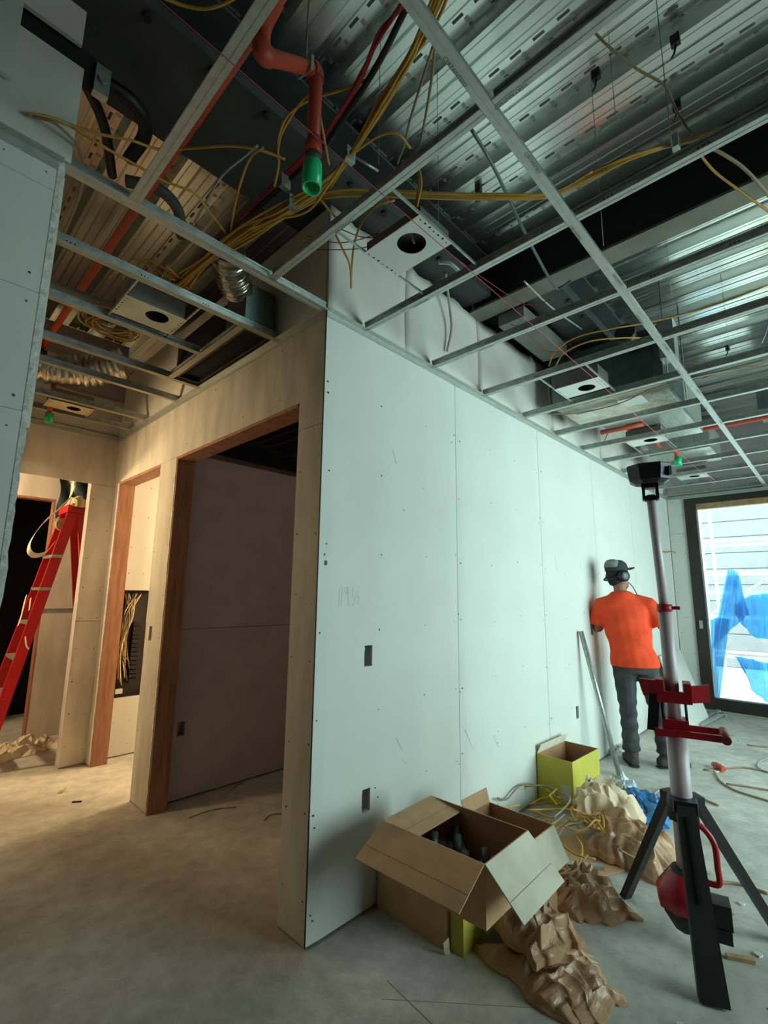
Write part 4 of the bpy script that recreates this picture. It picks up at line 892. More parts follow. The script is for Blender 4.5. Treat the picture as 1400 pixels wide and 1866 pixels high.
# cords at the right
e = empty('cord_connector', (3.84, -.83, .02), 'red-orange cord connector on the far floor', 'connector')
MB().tube([(3.90, -.78, .025), (3.86, -.81, .03), (3.80, -.87, .028)], [.022, .03, .022], 10).build('body', CPVC, e); MB().tube([(3.83, -.80, .02), (3.85, -.85, .06), (3.82, -.86, .01)], .006, 6).build('collar', TAPE, e)
for i, (l, m) in enumerate([([(1282, 1402), (1300, 1404)], YELW), ([(1318, 1400), (1350, 1398), (1380, 1402), (1410, 1408)], YELW), ([(1303, 1408), (1315, 1425), (1340, 1440), (1370, 1450), (1410, 1462)], YELW), ([(1324, 1428), (1360, 1433), (1410, 1441)], YELW),
      ([(1361, 1357), (1385, 1360), (1420, 1360)], YELW), ([(1404, 1380), (1385, 1388), (1382, 1398), (1396, 1406), (1420, 1412)], WHTC), ([(1262, 1447), (1285, 1457), (1310, 1468)], YELW), ([(1262, 1322), (1300, 1330), (1330, 1339), (1338, 1339)], WHTC),
      ([(1215, 1620), (1245, 1608), (1290, 1608), (1345, 1610), (1400, 1628)], YELW), ([(1185, 1480), (1192, 1448), (1215, 1436), (1240, 1436)], WHTC)]):
    cable('power_lead', [Wz(u, v, .008) for u, v in l], .007, m, ['short tan cord tail by the red connector', 'tan cord running right from the red connector', 'tan cord curving toward the viewer from the red connector', 'tan cord lying above the curving one', 'straight tan cord farthest along the floor', 'grey cord coil at the right edge', 'straight tan cord piece right of the mast', 'grey cord under the red grip', 'long tan cord passing behind the tripod', 'grey wire arching beside the blue wrapper'][i], 'leads on the floor', 'power lead')
for k in range(46):                                                  # gypsum crumbs
    if k < 30: x, y = random.uniform(2.9, 6.2), random.uniform(-2.2, -.1)
    else: x, y = random.uniform(.6, 3.0), random.uniform(-1.9, -1.0)
    if abs(x-3.5) < .4 and y > -.75: continue
    s = random.uniform(.008, .03); mb = MB(); vs = [Vector((x+s*random.uniform(.5, 1)*math.cos(t*1.047), y+s*random.uniform(.4, 1)*math.sin(t*1.047), 0.0005)) for t in range(6)]
    mb.quad(vs, s*.3); mb.build('gypsum_crumb', CONC_CH if k % 3 else BRASS, None, 'pale gypsum crumb on the floor of the main room' if k % 3 else 'tan cardboard crumb on the floor of the main room', 'debris', 'crumbs on the floor')
p = Wz(112, 1445, 0); mb = MB(); mb.tube([p+Vector((-.02, 0, .004)), p+Vector((.01, 0, .015)), p+Vector((.04, .03, .05))], .012, 6); mb.build('paper_curl', TAPE, None, 'curled paper scrap on the corridor floor', 'scrap')
p = Wz(140, 1462, 0); MB().obox(p+Vector((0, 0, .004)), (1, -.7, 0), (.7, 1, 0), (0, 0, 1), .06, .015, .006).build('wood_sliver', STEELB, None, 'dark sliver on the corridor floor', 'scrap')
for i, (a, b) in enumerate([((345, 1490), (430, 1470)), ((482, 1495), (515, 1482)), ((420, 1440), (490, 1405))]):
    P_, Q_ = Wz(*a, .006), Wz(*b, .006); cable('floor_wire', [P_, (P_+Q_)/2+Vector((0, .04, 0)), Q_], .0035, YELW, ['thin wire on the floor inside the dark doorway', 'short wire by the near jamb', 'wire along the dark room wall'][i], 'wires in the dark room', 'wire')
# far end: leaning board, tracks
mb = MB(); mb.quad([(4.9, -.37, .0), (5.85, -.40, .0), (6.32, -.045, .76), (5.35, -.03, .76)], .013); mb.build('leaning_board', DRY, None, 'drywall offcut leaning in the far corner', 'drywall')
for i, (a, b) in enumerate([((1262, 1322), (1310, 1295)), ((1275, 1322), (1318, 1300)), ((1295, 1298), (1325, 1304))]):
    MB().beam(Wz(*a, .02), Wz(*b, .02), .05, .03).build('steel_track', GALVP, None, ['galvanized track lying by the leaning board', 'second track beside the leaning board', 'short track end near the window sill'][i], 'metal offcut', 'tracks by the window')
for i, (u, v, r) in enumerate([(1110, 1372, .05), (1122, 1358, .04), (1128, 1368, .05), (1215, 1345, .04), (1240, 1340, .05)]):
    p = Wz(u, v, 0); crumple('gypsum_lump', [(p.x-r, p.y-r*.6), (p.x+r, p.y-r*.5), (p.x+r*.9, p.y+min(r*.6, -p.y-.01)), (p.x-r, p.y+min(r*.6, -p.y-.01))], .07, CONC_CH, ['grey rubble lump at the partition foot left of the tube', 'pale rubble lump behind the tube', 'pale rubble lump beside the left boot', 'rubble lump behind the right boot', 'rubble lump near the leaning board'][i], 40+i, 3, nx=10, ny=8, cat='debris', group='rubble lumps')
p = W(1203, 1004, 'y', 0); e = empty('wall_stub', (p.x, -.02, p.z), 'bent pipe stub sticking out near the far corner', 'pipe')
MB().box((p.x-.03, -.012, p.z-.05), (p.x+.03, 0, p.z+.05)).build('flange_plate', GALV, e); MB().tube(crom([(p.x, -.01, p.z), (p.x, -.07, p.z-.02), (p.x+.02, -.13, p.z-.01), (p.x+.05, -.18, p.z-.03)], 5), .009, 8).build('stub', BRASS, e)
# breaker panel
e = empty('breaker_panel', (.38, 3.2, PZ0), 'open breaker panel full of loose wires in the lit room', 'electrical panel')
t_ = .003; mb = MB(); a, b, z0, z1 = PX0, PX1, PZ0, PZ1
mb.box((a, 3.142, z0), (a+t_, 3.245, z1)).box((b-t_, 3.142, z0), (b, 3.245, z1)).box((a, 3.142, z0), (b, 3.245, z0+t_)).box((a, 3.142, z1-t_), (b, 3.245, z1)).box((a, 3.238, z0), (b, 3.242, z1)); mb.build('enclosure', mat('panel_steel', (58, 52, 48), .5, .4), e)
for k in range(14): MB().box((.30, 3.17, z0+.12+k*.04), (.37, 3.235, z0+.152+k*.04)).build('breaker', BLACK, e)
for k in range(16):
    x0 = random.uniform(a+.02, .36); pts = [(x0, 3.2, z1-.03), (random.uniform(a+.02, .30), random.uniform(3.15, 3.2), z1-.25), (random.uniform(a+.02, .26), random.uniform(3.15, 3.19), z0+.45), (random.uniform(.2, .34), 3.18, z0+random.uniform(.08, .4))]
    MB().tube(crom(pts, 6), .005, 6).build('branch_wire', [YEL, BLKC, TAPE, YELW][k % 4], e)
MB().box((a+.03, 3.16, z0+.03), (a+.09, 3.2, z0+.07)).build('lug', PLATE, e)
# blue sheeting and scrap past the corridor
crumple('hanging_sheet', [(-.22, 4.2), (.12, 4.2), (.12, 4.26), (-.22, 4.26)], .02, mat('dark_blue_film', (40, 58, 66), .3, var=.3), 'dark blue plastic hanging behind the ladder top', 50, 5, base=2.25, cat='plastic', group=None).scale = (1, 1, 1)
for o in [q for q in COL.objects if q.name.startswith('hanging_sheet')]:
    o.data.transform(Matrix.Rotation(0, 4, 'X'))
    for v in o.data.vertices:
        y = (v.co.y+.03)/.06; v.co.z = (v.co.z)*.3+.48*min(1, max(0, y))+.02*math.sin(40*v.co.x); v.co.y = .03*math.sin(30*v.co.x+6*y)
for i, (x, y, a, s) in enumerate([(-.35, 3.75, .3, .3), (-.15, 3.95, 1.0, .26), (-.28, 4.08, .7, .24), (-.05, 3.8, -.3, .2), (-.5, 3.95, 0, .3)]):
    ca, sa = math.cos(a)*s, math.sin(a)*s
    crumple('paper_scrap', [(x-ca*.6, y-sa*.6-.05), (x+ca*.6, y+sa*.6-.05), (x+ca*.6, y+sa*.6+.1), (x-ca*.6, y-sa*.6+.1)], .10, TAPE, ['torn drywall paper at the left edge by the ladder', 'torn drywall paper near the opening pier', 'torn drywall paper by the back wall', 'small torn paper behind the pier', 'torn paper heap under the ladder'][i], 60+i, 3, nx=14, ny=10, cat='scrap', group='torn paper past the corridor')
# ================================================================== tripod work light
M0 = Vector((1.205, -1.163, 0)); Ar = Vector((.26, -.966, 0)); Bt = Vector((-.966, -.26, 0)); Zv = Vector((0, 0, 1))
def mp(a, b, z): return M0+Ar*a+Bt*b+Zv*z
wl_ = empty('work_light', M0, 'black and red tripod tower work light with folded head', 'work light')
MB().tube([mp(0, 0, .30), mp(0, 0, .915)], .043, 20).build('outer_tube', ALU, wl_)
MB().tube([mp(0, 0, .90), mp(-.004, 0, 1.44)], .029, 18).build('middle_tube', ALU, wl_)
MB().tube([mp(-.004, 0, 1.43), mp(-.022, 0, 1.99)], .0205, 18).build('upper_tube', ALU, wl_)
c = MB(); c.tube([mp(-.004, 0, 1.415), mp(-.004, 0, 1.45)], .034, 16); c.obox(mp(.035, 0, 1.433), Ar, Bt, Zv, .05, .025, .016); c.build('upper_collar', REDP, wl_)
# hub and legs
h = MB(); h.tube([mp(0, 0, .50), mp(0, 0, .585), mp(0, 0, .60)], [.062, .062, .055], 12); h.build('hub', BLACK, wl_)
feet = [Vector((.90, -1.285, 0)), Vector((1.352, -.838, 0)), Vector((1.50, -1.44, 0))]
for i, f in enumerate(feet):
    d = Vector((f.x-M0.x, f.y-M0.y, 0)).normalized(); s = d.cross(Zv); top = M0+d*.065+Zv*.575; wt, wb2, th = (.07, .098, .05) if i == 0 else (.045, .045, .035)
    mb = MB(); n = (f-top).normalized(); nn = s.cross(n)
    R = []
    for p, w_ in ((top, wt), (top.lerp(f, .45), (wt+wb2)/2), (f+Zv*.0, wb2)):
        R.append([p-s*w_/2-nn*th/2, p+s*w_/2-nn*th/2, p+s*w_/2+nn*th/2, p-s*w_/2+nn*th/2])
    for q in R[-1]: q.z = max(0.0, min(q.z, .012))
    mb.ring(R, True, False); lg = mb.build('leg', BLACKS if i == 0 else BLACK, wl_)
    mb = MB(); mb.obox(top.lerp(f, .3)+nn*(th/2)*(1 if nn.z > 0 else -1), n, s, nn, .30, .012, .012); mb.build('leg_ridge', BLACK, lg)
    MB().obox(top, s, d, Zv, wt+.02, .04, .05).build('leg_hinge', BLACK, wl_)
# power base between the legs
b = MB(); b.tube([mp(-.02, .0, .06), mp(-.02, 0, .13), mp(-.02, 0, .22), mp(-.01, 0, .30)], [.05, .095, .10, .05], 8); b.build('base_housing', BLACKS, wl_)
b = MB(); b.tube([mp(-.03, .012, .15), mp(-.03, .012, .20), mp(-.02, .012, .285)], [.10, .105, .05], 8); b.build('base_cover', REDP, wl_)
b = MB(); b.obox(mp(.10, .02, .17), Ar, Bt, Zv, .085, .09, .09); b.obox(mp(.10, .03, .10), Ar, Bt, Zv, .075, .08, .05); b.build('battery_pack', BLACK, wl_)
b = MB(); b.tube(crom([mp(.04, .0, .49), mp(.075, .0, .475), mp(.108, .0, .42), mp(.112, .0, .33), mp(.11, .0, .265), mp(.05, .0, .265)], 5), .0125, 10); b.build('carry_handle', REDP, wl_)
b = MB(); b.obox(mp(.042, 0, .38), Ar, Bt, Zv, .03, .05, .26); b.build('handle_spine', REDP, wl_)
# brackets on the mast
b = MB(); b.obox(mp(.0, .045, 1.03), Ar, Bt, Zv, .13, .03, .05); b.obox(mp(-.052, .01, 1.055), Ar, Bt, Zv, .03, .10, .10); b.obox(mp(.058, .01, 1.05), Ar, Bt, Zv, .03, .10, .09)
b.obox(mp(-.095, .02, 1.06), Ar+Bt*.25, Bt, Zv+Ar*-.15, .07, .02, .075); b.obox(mp(.105, .02, 1.05), Ar-Bt*.3+Zv*.12, Bt, Zv, .085, .016, .075); b.build('cradle', REDP, wl_)
b = MB(); b.obox(mp(.0, .0, .905), Ar, Bt, Zv, .105, .10, .05); b.build('lock_collar', REDP, wl_)
b = MB(); b.obox(mp(-.045, .05, .875), Ar, Bt, Zv, .08, .05, .03); b.obox(mp(.09, .055, .875), Ar, Bt, Zv, .20, .016, .028); b.obox(mp(.09, -.035, .885), Ar, Bt, Zv, .20, .014, .026); b.build('grip_frame', REDP, wl_)
MB().tube([mp(.185, -.05, .887), mp(.185, .07, .873)], .019, 12).build('grip_bar', mat('worn_red', (132, 40, 44), .5, var=.15), wl_)
b = MB(); b.obox(mp(-.085, .03, .955), Ar, Bt, Zv+Ar*.12, .045, .04, .16); b.build('latch_arm', BLACK, wl_)
MB().tube([mp(-.045, .035, .90), mp(-.047, .035, 1.02)], .008, 8).build('guide_rod', BLACK, wl_); MB().tube([mp(.047, .02, .92), mp(.047, .02, 1.02)], .006, 8).build('guide_rod', BLACK, wl_)
# folded lamp head
hc = mp(-.022, 0, 0)
def hx(z, a, b): return [hc+Zv*z+Ar*x+Bt*y for x, y in ((-a, b*.45), (-a*.45, b), (a*.55, b), (a, b*.45), (a, -b*.6), (a*.5, -b), (-a*.5, -b), (-a, -b*.6))]
b = MB(); b.ring([hx(2.045, .062, .055), hx(2.062, .088, .075), hx(2.10, .095, .085), hx(2.135, .098, .088), hx(2.142, .090, .08)], True, False); hd = b.build('lamp_head', BLACK, wl_)
b = MB(); b.obox(hc+Zv*2.095+Ar*.086+Bt*.05, Ar-Bt*.3, Bt+Ar*.3, Zv, .012, .04, .045); b.build('lens', mat('lamp_lens', (70, 86, 92), .15), hd)
b = MB(); b.obox(hc+Zv*2.008-Ar*.030, Ar, Bt, Zv, .014, .05, .085); b.obox(hc+Zv*2.008+Ar*.030, Ar, Bt, Zv, .014, .05, .085); b.obox(hc+Zv*1.972, Ar, Bt, Zv, .055, .05, .022); b.obox(hc+Zv*2.04, Ar, Bt, Zv, .075, .05, .03); b.build('head_yoke', BLACK, wl_)
# ================================================================== worker
O = Vector((3.44, -.31, 0)); Ff = Vector((.90, .43, 0)).normalized(); Rt = Vector((Ff.y, -Ff.x, 0))
def P(f, r, u): return O+Ff*f+Rt*r+Zv*u
def loft(mb, secs, n=16):
    """secs: (centre, a, b, axis_a, axis_b)"""
    mb.ring([[c+ax*math.cos(2*math.pi*k/n)*a+bx_*math.sin(2*math.pi*k/n)*b for k in range(n)] for c, a, b, ax, bx_ in secs], True, True)
def torso(mb, g, lo=.80, arms=True):
    s = [(P(.0, .015, .86), .175, .125), (P(.0, .005, .98), .178, .128), (P(-.005, -.01, 1.08), .172, .12), (P(-.01, -.025, 1.20), .186, .13), (P(-.01, -.04, 1.33), .205, .135), (P(-.005, -.05, 1.41), .195, .125), (P(.0, -.055, 1.47), .135, .10), (P(.005, -.055, 1.53), .07, .07)]
    loft(mb, [(c, a+g, b+g, Rt, Ff) for c, a, b in s if c.z >= lo])
def limb(mb, pts, rs, n=12): mb.tube(pts, rs, n)
NECK = [P(.005, -.055, 1.46), P(.02, -.06, 1.60)]
SHR, ELR, WRR = P(-.01, .165, 1.41), P(-.03, .285, 1.19), P(.05, .31, .97)
SHL, ELL, WRL = P(.0, -.235, 1.405), P(.06, -.27, 1.18), P(.30, -.20, 1.22)
HIPR, KNR, ANR = P(.0, .10, .86), P(.06, .195, .48), P(.05, .225, .09)
HIPL, KNL, ANL = P(.0, -.075, .86), P(.035, -.06, .48), P(.03, -.055, .09)
HD = P(.04, -.07, 1.685); hF = (Ff*.45+Rt*.88).normalized(); hR = Vector((hF.y, -hF.x, 0)); HF = (hF+Zv*.06).normalized()
per_ = empty('person', O, 'worker in an orange shirt, dark jeans and cap standing at the partition', 'person')
body = MB(); torso(body, -.012); limb(body, NECK, [.058, .055])
loft(body, [(HD+Zv*z+hF*o, a, b, hR, hF) for z, o, a, b in ((-.13, .03, .035, .045), (-.11, .03, .055, .075), (-.06, .012, .068, .09), (0, 0, .076, .098), (.06, -.003, .074, .095), (.10, -.01, .055, .07), (.118, -.01, .02, .03))])
loft(body, [(HD+hF*(.09+o)+Zv*z, a, .018, hR, hF) for z, o, a in ((-.035, .012, .014), (-.02, .024, .015), (.01, .01, .010))], 8)
for s in (-1, 1): loft(body, [(HD+hR*s*(.074+o)+Zv*z, .010, .02, hR, hF) for z, o in ((-.035, 0), (0, .008), (.03, .004))], 8)
limb(body, [SHR, SHR.lerp(ELR, .5), ELR, ELR.lerp(WRR, .4), WRR], [.056, .05, .043, .042, .029]); limb(body, [SHL, SHL.lerp(ELL, .5), ELL, ELL.lerp(WRL, .4), WRL], [.056, .05, .043, .042, .029])
def hand(mb, w, d, pn_, th):
    """palm from the wrist along d, palm normal pn_, thumb side th; four curled fingers and a thumb"""
    d = d.normalized(); th = (th-d*th.dot(d)).normalized(); pn_ = d.cross(th)*(1 if d.cross(th).dot(pn_) > 0 else -1)
    loft(mb, [(w+d*t, a, b, th, pn_) for t, a, b in ((-.01, .028, .02), (.02, .036, .017), (.06, .042, .016), (.085, .040, .014))], 10)
    for k, L in enumerate((.062, .072, .068, .052)):
        o = w+d*.082+th*(.030-.020*k); mb.tube([o, o+d*L*.42+pn_*.004, o+d*L*.72+pn_*.022, o+d*L*.75+pn_*.042], [.0088, .0085, .008, .0068], 8)
    o = w+d*.022+th*.034; mb.tube([o, o+d*.022+th*.02, o+d*.05+th*.022+pn_*.014], [.0105, .0095, .008], 8)
hand(body, WRR, Vector((0, 0, -1))+Ff*.25, -Rt, Ff); hand(body, WRL, Ff+Rt*.2, -Zv, Zv+Rt)
limb(body, [HIPR, KNR, ANR], [.08, .055, .04]); limb(body, [HIPL, KNL, ANL], [.08, .055, .04])
remeshed('body', body, .0062, SKIN, per_, 3)
sh = MB(); torso(sh, .014, .85)
loft(sh, [(c, a, b, Rt, Ff) for c, a, b in ((P(.0, .02, .855), .205, .15), (P(.0, .015, .92), .20, .148), (P(0, .005, 1.0), .192, .14))])
limb(sh, [P(-.0, .05, 1.44), SHR, SHR.lerp(ELR, .4), SHR.lerp(ELR, .78)], [.075, .078, .080, .088]); limb(sh, [P(0, -.14, 1.43), SHL, SHL.lerp(ELL, .4), SHL.lerp(ELL, .80)], [.075, .076, .078, .084])
limb(sh, [P(.005, -.055, 1.46), P(.01, -.057, 1.535)], [.085, .068])
so = remeshed('shirt', sh, .011, SHIRT, per_, 4)
for v in so.data.vertices:                                           # hanging folds
    w = v.co.z; f = .006*math.sin(26*w+18*v.co.y)+.007*math.sin(40*v.co.y+11*w)*max(0, 1.25-w)
    v.co += Vector((v.normal.x, v.normal.y, 0))*f
tr = MB(); loft(tr, [(c, a, b, Rt, Ff) for c, a, b in ((P(0, .012, .80), .165, .125), (P(0, .012, .90), .175, .13), (P(0, .01, .97), .165, .12))])
limb(tr, [HIPR+Zv*.03, HIPR.lerp(KNR, .5), KNR, KNR.lerp(ANR, .5), ANR+Zv*.03], [.105, .09, .074, .070, .076]); limb(tr, [HIPL+Zv*.03, HIPL.lerp(KNL, .5), KNL, KNL.lerp(ANL, .5), ANL+Zv*.03], [.105, .09, .074, .070, .076])
to = remeshed('jeans', tr, .011, JEAN, per_, 3)
for v in to.data.vertices:
    w = v.co.z; v.co += Vector((v.normal.x, v.normal.y, 0))*(.005*math.sin(60*w+9*v.co.x)*(1 if w < .55 else .4))
for s, an, d in ((1, ANR, (Rt*.85+Ff*.35)), (-1, ANL, (Ff*.9-Rt*.1))):
    d = d.normalized(); sd = d.cross(Zv); bt = MB()
    g = Vector((an.x, an.y, 0))
    loft(bt, [(g+d*x+Zv*z, a, b, sd, Zv) for x, z, a, b in ((-.085, .045, .03, .035), (-.06, .05, .045, .045), (0, .055, .05, .052), (.07, .045, .05, .042), (.14, .036, .052, .033), (.19, .030, .04, .026), (.215, .025, .015, .015))], 14)
    bt.tube([g+Zv*.04, g+Zv*.10, g+Zv*.17-d*.005], [.055, .056, .058], 14)
    for q in range(len(bt.v)): bt.v[q] = (bt.v[q][0], bt.v[q][1], max(.001, bt.v[q][2]))
    bo = remeshed('boot', bt, .010, BOOT, per_, 3)
    sl_ = MB(); loft(sl_, [(g+d*x+Zv*.009, a, .009, sd, Zv) for x, a in ((-.09, .03), (-.06, .046), (.0, .05), (.08, .052), (.15, .05), (.20, .03))], 12); sl_.build('sole', BLACKS, bo)
hr_ = MB(); loft(hr_, [(HD+Zv*z-hF*.018, a, b, hR, hF) for z, a, b in ((-.10, .055, .055), (-.05, .074, .080), (.03, .076, .090), (.08, .06, .075))]); remeshed('hair', hr_, .012, mat('hair', (34, 30, 28), .8), per_, 3)
bd_ = MB(); loft(bd_, [(HD+hF*(.052)+Zv*z, a, b, hR, hF) for z, a, b in ((-.135, .03, .03), (-.11, .05, .042), (-.075, .056, .044))]); remeshed('beard', bd_, .01, mat('hair', (34, 30, 28)), per_, 3)
cpb = MB(); loft(cpb, [(HD+Zv*z-hF*.008, a, b, hR, hF) for z, a, b in ((.035, .088, .106), (.075, .09, .108), (.115, .078, .095), (.14, .05, .062), (.148, .012, .015))], 20); cp_ = cpb.build('cap', CAPM, per_)
cf = MB(); loft(cf, [(HD+Zv*z-hF*.045+hR*-.0, a, b, hR, hF) for z, a, b in ((.072, .082, .074), (.118, .076, .068), (.145, .052, .044), (.153, .012, .012))], 16); cf.build('crown_panel', CAPG, cp_)
br = MB(); Bv = []
for k in range(13):
    t = -math.pi*.5+math.pi*k/12; Bv.append((math.sin(t), math.cos(t)))
up_ = HD+Zv*.045
top_ = [up_+hR*.086*s+hF*(.075+c_*.095)+Zv*(.03*c_) for s, c_ in Bv]; inn_ = [up_+hR*.082*s+hF*(.05+c_*.05)+Zv*.006 for s, c_ in Bv]
n = 13; br.add(top_+inn_+[p+Zv*.006 for p in top_]+[p+Zv*.006 for p in inn_], [(i, i+1, n+i+1, n+i) for i in range(12)]+[(2*n+i, 3*n+i, 3*n+i+1, 2*n+i+1) for i in range(12)]+[(i, 2*n+i, 2*n+i+1, i+1) for i in range(12)]); br.build('brim', CAPM, cp_)
em = MB()
for s in (-1, 1):
    em.tube([HD+hR*s*.07+Zv*-.01, HD+hR*s*.085+Zv*-.01, HD+hR*s*.115+Zv*-.01, HD+hR*s*.12+Zv*-.01], [.052, .055, .05, .03], 18)
em.tube(crom([HD+hR*-.10-hF*.02, HD-hF*.10+hR*-.06-Zv*.04, HD-hF*.118-Zv*.05, HD-hF*.10+hR*.06-Zv*.04, HD+hR*.10-hF*.02], 6), .008, 8)
em.build('ear_muffs', BLACK, per_)
MB().tube([HD+hR*.121+Zv*-.01, HD+hR*.124+Zv*-.01], .022, 16).build('muff_badge', CAPG, per_)
MB().tube([HD+hR*.05+hF*.08-Zv*.07, HD+hR*.075+hF*.10-Zv*.11, P(.04, .10, 1.48)], .004, 6).build('muff_cord', BLKC, per_)
MB().tube([WRR+Vector((0, 0, -.06))+Ff*.0-Zv*.12, WRR+Zv*.14+Ff*.03], .013, 8).build('hand_tool', BLACK, None, 'dark slim hand tool held by the worker', 'tool')
# ================================================================== stepladder past the corridor
la = empty('stepladder', (-.28, 3.62, 0), 'red fibreglass stepladder standing past the corridor opening', 'ladder')
def rail(y0, y1, xt, xb, zt=2.24, m=LADR, w=.085, name='rail'):
    MB().beam((xt, y0, zt), (xb, y1, 0.0), .03, w, (1, 0, .2)).build(name, m, la)
rail(3.50, 3.42, -.235, -.69); rail(3.76, 3.88, -.235, -.69); rail(3.50, 3.44, -.175, .16, w=.06, name='rear_rail'); rail(3.76, 3.86, -.175, .16, w=.06, name='rear_rail')
MB().box((-.29, 3.46, 2.22), (-.11, 3.80, 2.29)).build('top_cap', LADR, la)
for k in range(1, 7):
    z = .3*k; t = 1-z/2.24; x = -.235-.455*t; MB().box((x-.045, 3.45-.0, z-.02), (x+.04, 3.83, z+.008)).build('step', GALV, la)
MB().beam((-.43, 3.46, 1.29), (-.03, 3.46, 1.29), .006, .03).build('spreader', GALV, la); MB().beam((-.43, 3.84, 1.29), (-.03, 3.84, 1.29), .006, .03).build('spreader', GALV, la)
def ribbon(name, pts, w, label, m=TAPE):
    P2 = crom(pts, 7); mb = MB(); wv = Vector((.25, -.6, .75)).normalized()*w/2; n = Vector((.6, -.8, 0))*.0012
    mb.ring([[p-wv-n, p+wv-n, p+wv+n, p-wv+n] for p in P2], True, False); return mb.build(name, m, None, label, 'paper tape', 'paper joint tape')
ribbon('joint_tape', [W(u, v, 'y', 3.40) for u, v in [(133, 878), (128, 905), (105, 930), (80, 952), (60, 978), (52, 1000), (62, 1012), (82, 1008), (98, 990)]], .055, 'long loop of white joint tape hanging from the ladder top')
ribbon('joint_tape', [W(u, v, 'y', 3.40) for u, v in [(48, 1085), (44, 1100), (38, 1125), (33, 1140)]], .025, 'short strip of joint tape on the ladder rail')
ribbon('joint_tape', [W(u, v, 'y', 3.40) for u, v in [(56, 1090), (53, 1112)]], .02, 'tiny strip of joint tape beside the short one')
ribbon('joint_tape', [W(u, v, 'y', 3.40) for u, v in [(46, 1160), (48, 1176), (53, 1183)]], .018, 'curled strip of joint tape lower on the rail')
MB().tube([(-.30, 3.50, 2.10), (-.30, 3.56, 2.10)], .06, 18).build('tape_roll', BRASS, None, 'roll of tape hung on the ladder', 'tape roll')
crumple('tool_bag', [(-.27, 3.42), (-.12, 3.42), (-.12, 3.7), (-.27, 3.7)], .12, mat('bag_cloth', (206, 190, 150), .9, var=.2), 'cream cloth heaped on the ladder top', 71, 4, base=2.29, nx=16, ny=14, cat='cloth', group=None)
# ================================================================== outside the glazed door
e = empty('neighbour_facade', (12.5, -3, 0), 'pale panelled building face outside the window', 'building')
for k in range(16): MB().box((12.585, -14, -.1+.38*k), (12.6, 8, .26+.38*k)).build('cladding_panel', EXTW, e)
MB().box((12.61, -14, -.5), (12.8, 8, 6)).build('backing', EXTW, e)
e = empty('scaffold', (8.6, -1.2, 0), 'white scaffold frame outside the window', 'scaffold')
SCW = mat('scaffold_white', (222, 222, 216), .5)
for y in (-.1, -1.9, -3.6):
    for x in (8.2, 9.1): MB().cyl((x, y, -.12), (x, y, 4.5), .024, 10).build('standard', SCW, e)
for z in (.55, 1.15, 1.9, 2.42):
    for x in (8.2, 9.1): MB().cyl((x, .4, z), (x, -4.0, z), .022, 10).build('ledger', SCW, e)
MB().cyl((8.2, -.1, 1.2), (8.2, -1.9, 2.5), .018, 8).build('diagonal_brace', SCW, e)
MB().box((8.15, -4, 1.55), (9.15, .4, 1.60)).build('plank', SCW, e)
MB().box((8.0, -1.62, -.12), (8.10, -1.50, 4.5)).build('yellow_post', YPOST, None, 'yellow vertical post outside the window', 'post')
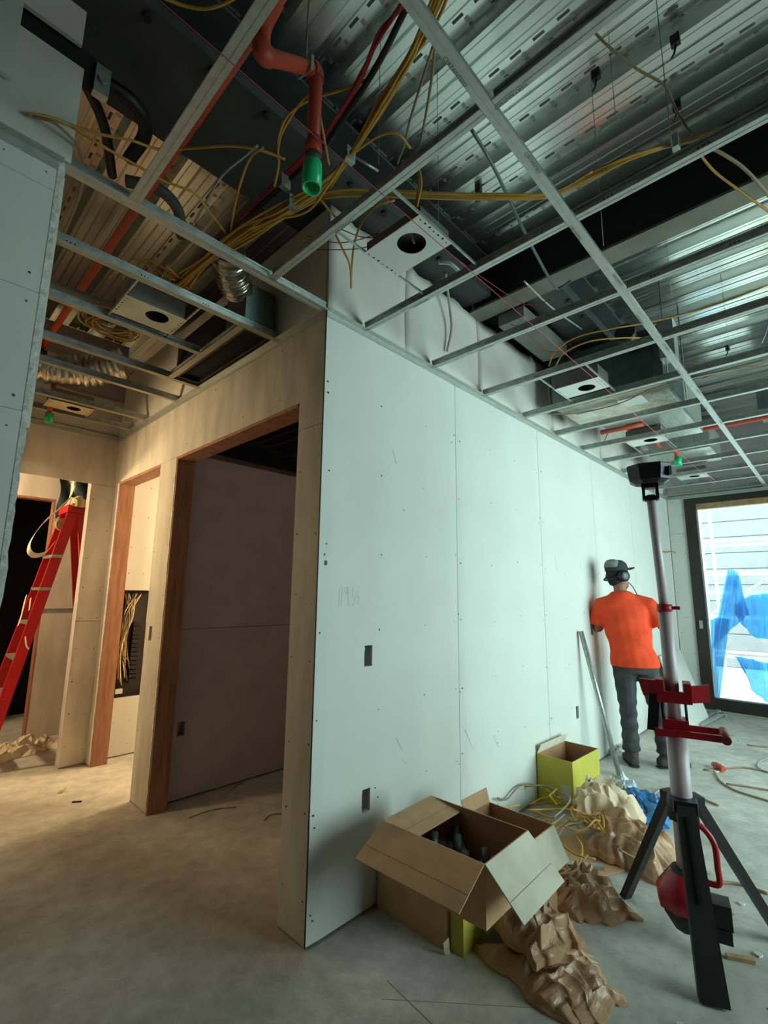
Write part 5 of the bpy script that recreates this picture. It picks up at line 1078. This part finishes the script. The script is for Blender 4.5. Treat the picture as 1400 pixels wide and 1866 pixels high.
def film_mat():
    m = bpy.data.materials.new('translucent_blue'); m.use_nodes = True; nt = m.node_tree
    for n in list(nt.nodes): nt.nodes.remove(n)
    o = nt.nodes.new('ShaderNodeOutputMaterial'); d = nt.nodes.new('ShaderNodeBsdfDiffuse'); t = nt.nodes.new('ShaderNodeBsdfTranslucent'); q = nt.nodes.new('ShaderNodeBsdfTransparent')
    n1 = nt.nodes.new('ShaderNodeTexNoise'); n1.inputs['Scale'].default_value = 3; rp = nt.nodes.new('ShaderNodeValToRGB')
    rp.color_ramp.elements[0].color = (*lin((40, 150, 220)), 1); rp.color_ramp.elements[1].color = (*lin((120, 205, 245)), 1); nt.links.new(n1.outputs['Fac'], rp.inputs[0])
    for s in (d, t): nt.links.new(rp.outputs[0], s.inputs[0])
    q.inputs[0].default_value = (.62, .90, 1, 1); a = nt.nodes.new('ShaderNodeMixShader'); b = nt.nodes.new('ShaderNodeMixShader'); b.inputs[0].default_value = .4
    nt.links.new(d.outputs[0], a.inputs[1]); nt.links.new(t.outputs[0], a.inputs[2]); nt.links.new(a.outputs[0], b.inputs[1]); nt.links.new(q.outputs[0], b.inputs[2]); nt.links.new(b.outputs[0], o.inputs[0])
    return m
FILM = film_mat()
def sheet(pts, label, seed):
    """draped film: fan of rows between two polylines (top, bottom)"""
    rnd = random.Random(seed); A = crom([Vector(p) for p in pts[0]], 10); B = crom([Vector(p) for p in pts[1]], 10); n = min(len(A), len(B)); rows = []
    for j in range(13):
        t = j/12; rows.append([A[i].lerp(B[i], t)+Vector((.05*math.sin(i*.9+seed)+.04*math.sin(i*1.7+4*t), 0, .03*math.sin(i*.8+3*t)*math.sin(3.1*t))) for i in range(n)])
    vs = [p for r in rows for p in r]; fs = [(j*n+i, j*n+i+1, (j+1)*n+i+1, (j+1)*n+i) for j in range(12) for i in range(n-1)]
    o = MB().add(vs, fs, True).build('blue_sheeting', FILM, None, label, 'plastic sheet', 'blue sheeting outside')
    md = o.modifiers.new('t', 'SOLIDIFY'); md.thickness = .004
wx = lambda u, v: W(u, v, 'x', 7.75)
sheet([[wx(1325, 1038), wx(1340, 1040), wx(1348, 1050)], [wx(1296, 1185), wx(1330, 1150), wx(1365, 1120)]], 'light blue sheeting peaking behind the glass', 1)
sheet([[wx(1335, 1105), wx(1370, 1085), wx(1420, 1080)], [wx(1340, 1120), wx(1375, 1160), wx(1430, 1165)]], 'deep blue sheeting bunched at the right edge', 2)
sheet([[wx(1338, 1195), wx(1365, 1200), wx(1400, 1210)], [wx(1360, 1225), wx(1375, 1262), wx(1420, 1290)]], 'low hanging blue sheeting scrap outside', 3)
sheet([[wx(1296, 1130), wx(1310, 1125), wx(1330, 1130)], [wx(1300, 1300), wx(1304, 1300), wx(1308, 1300)]], 'narrow cyan film strip along the window edge', 4)
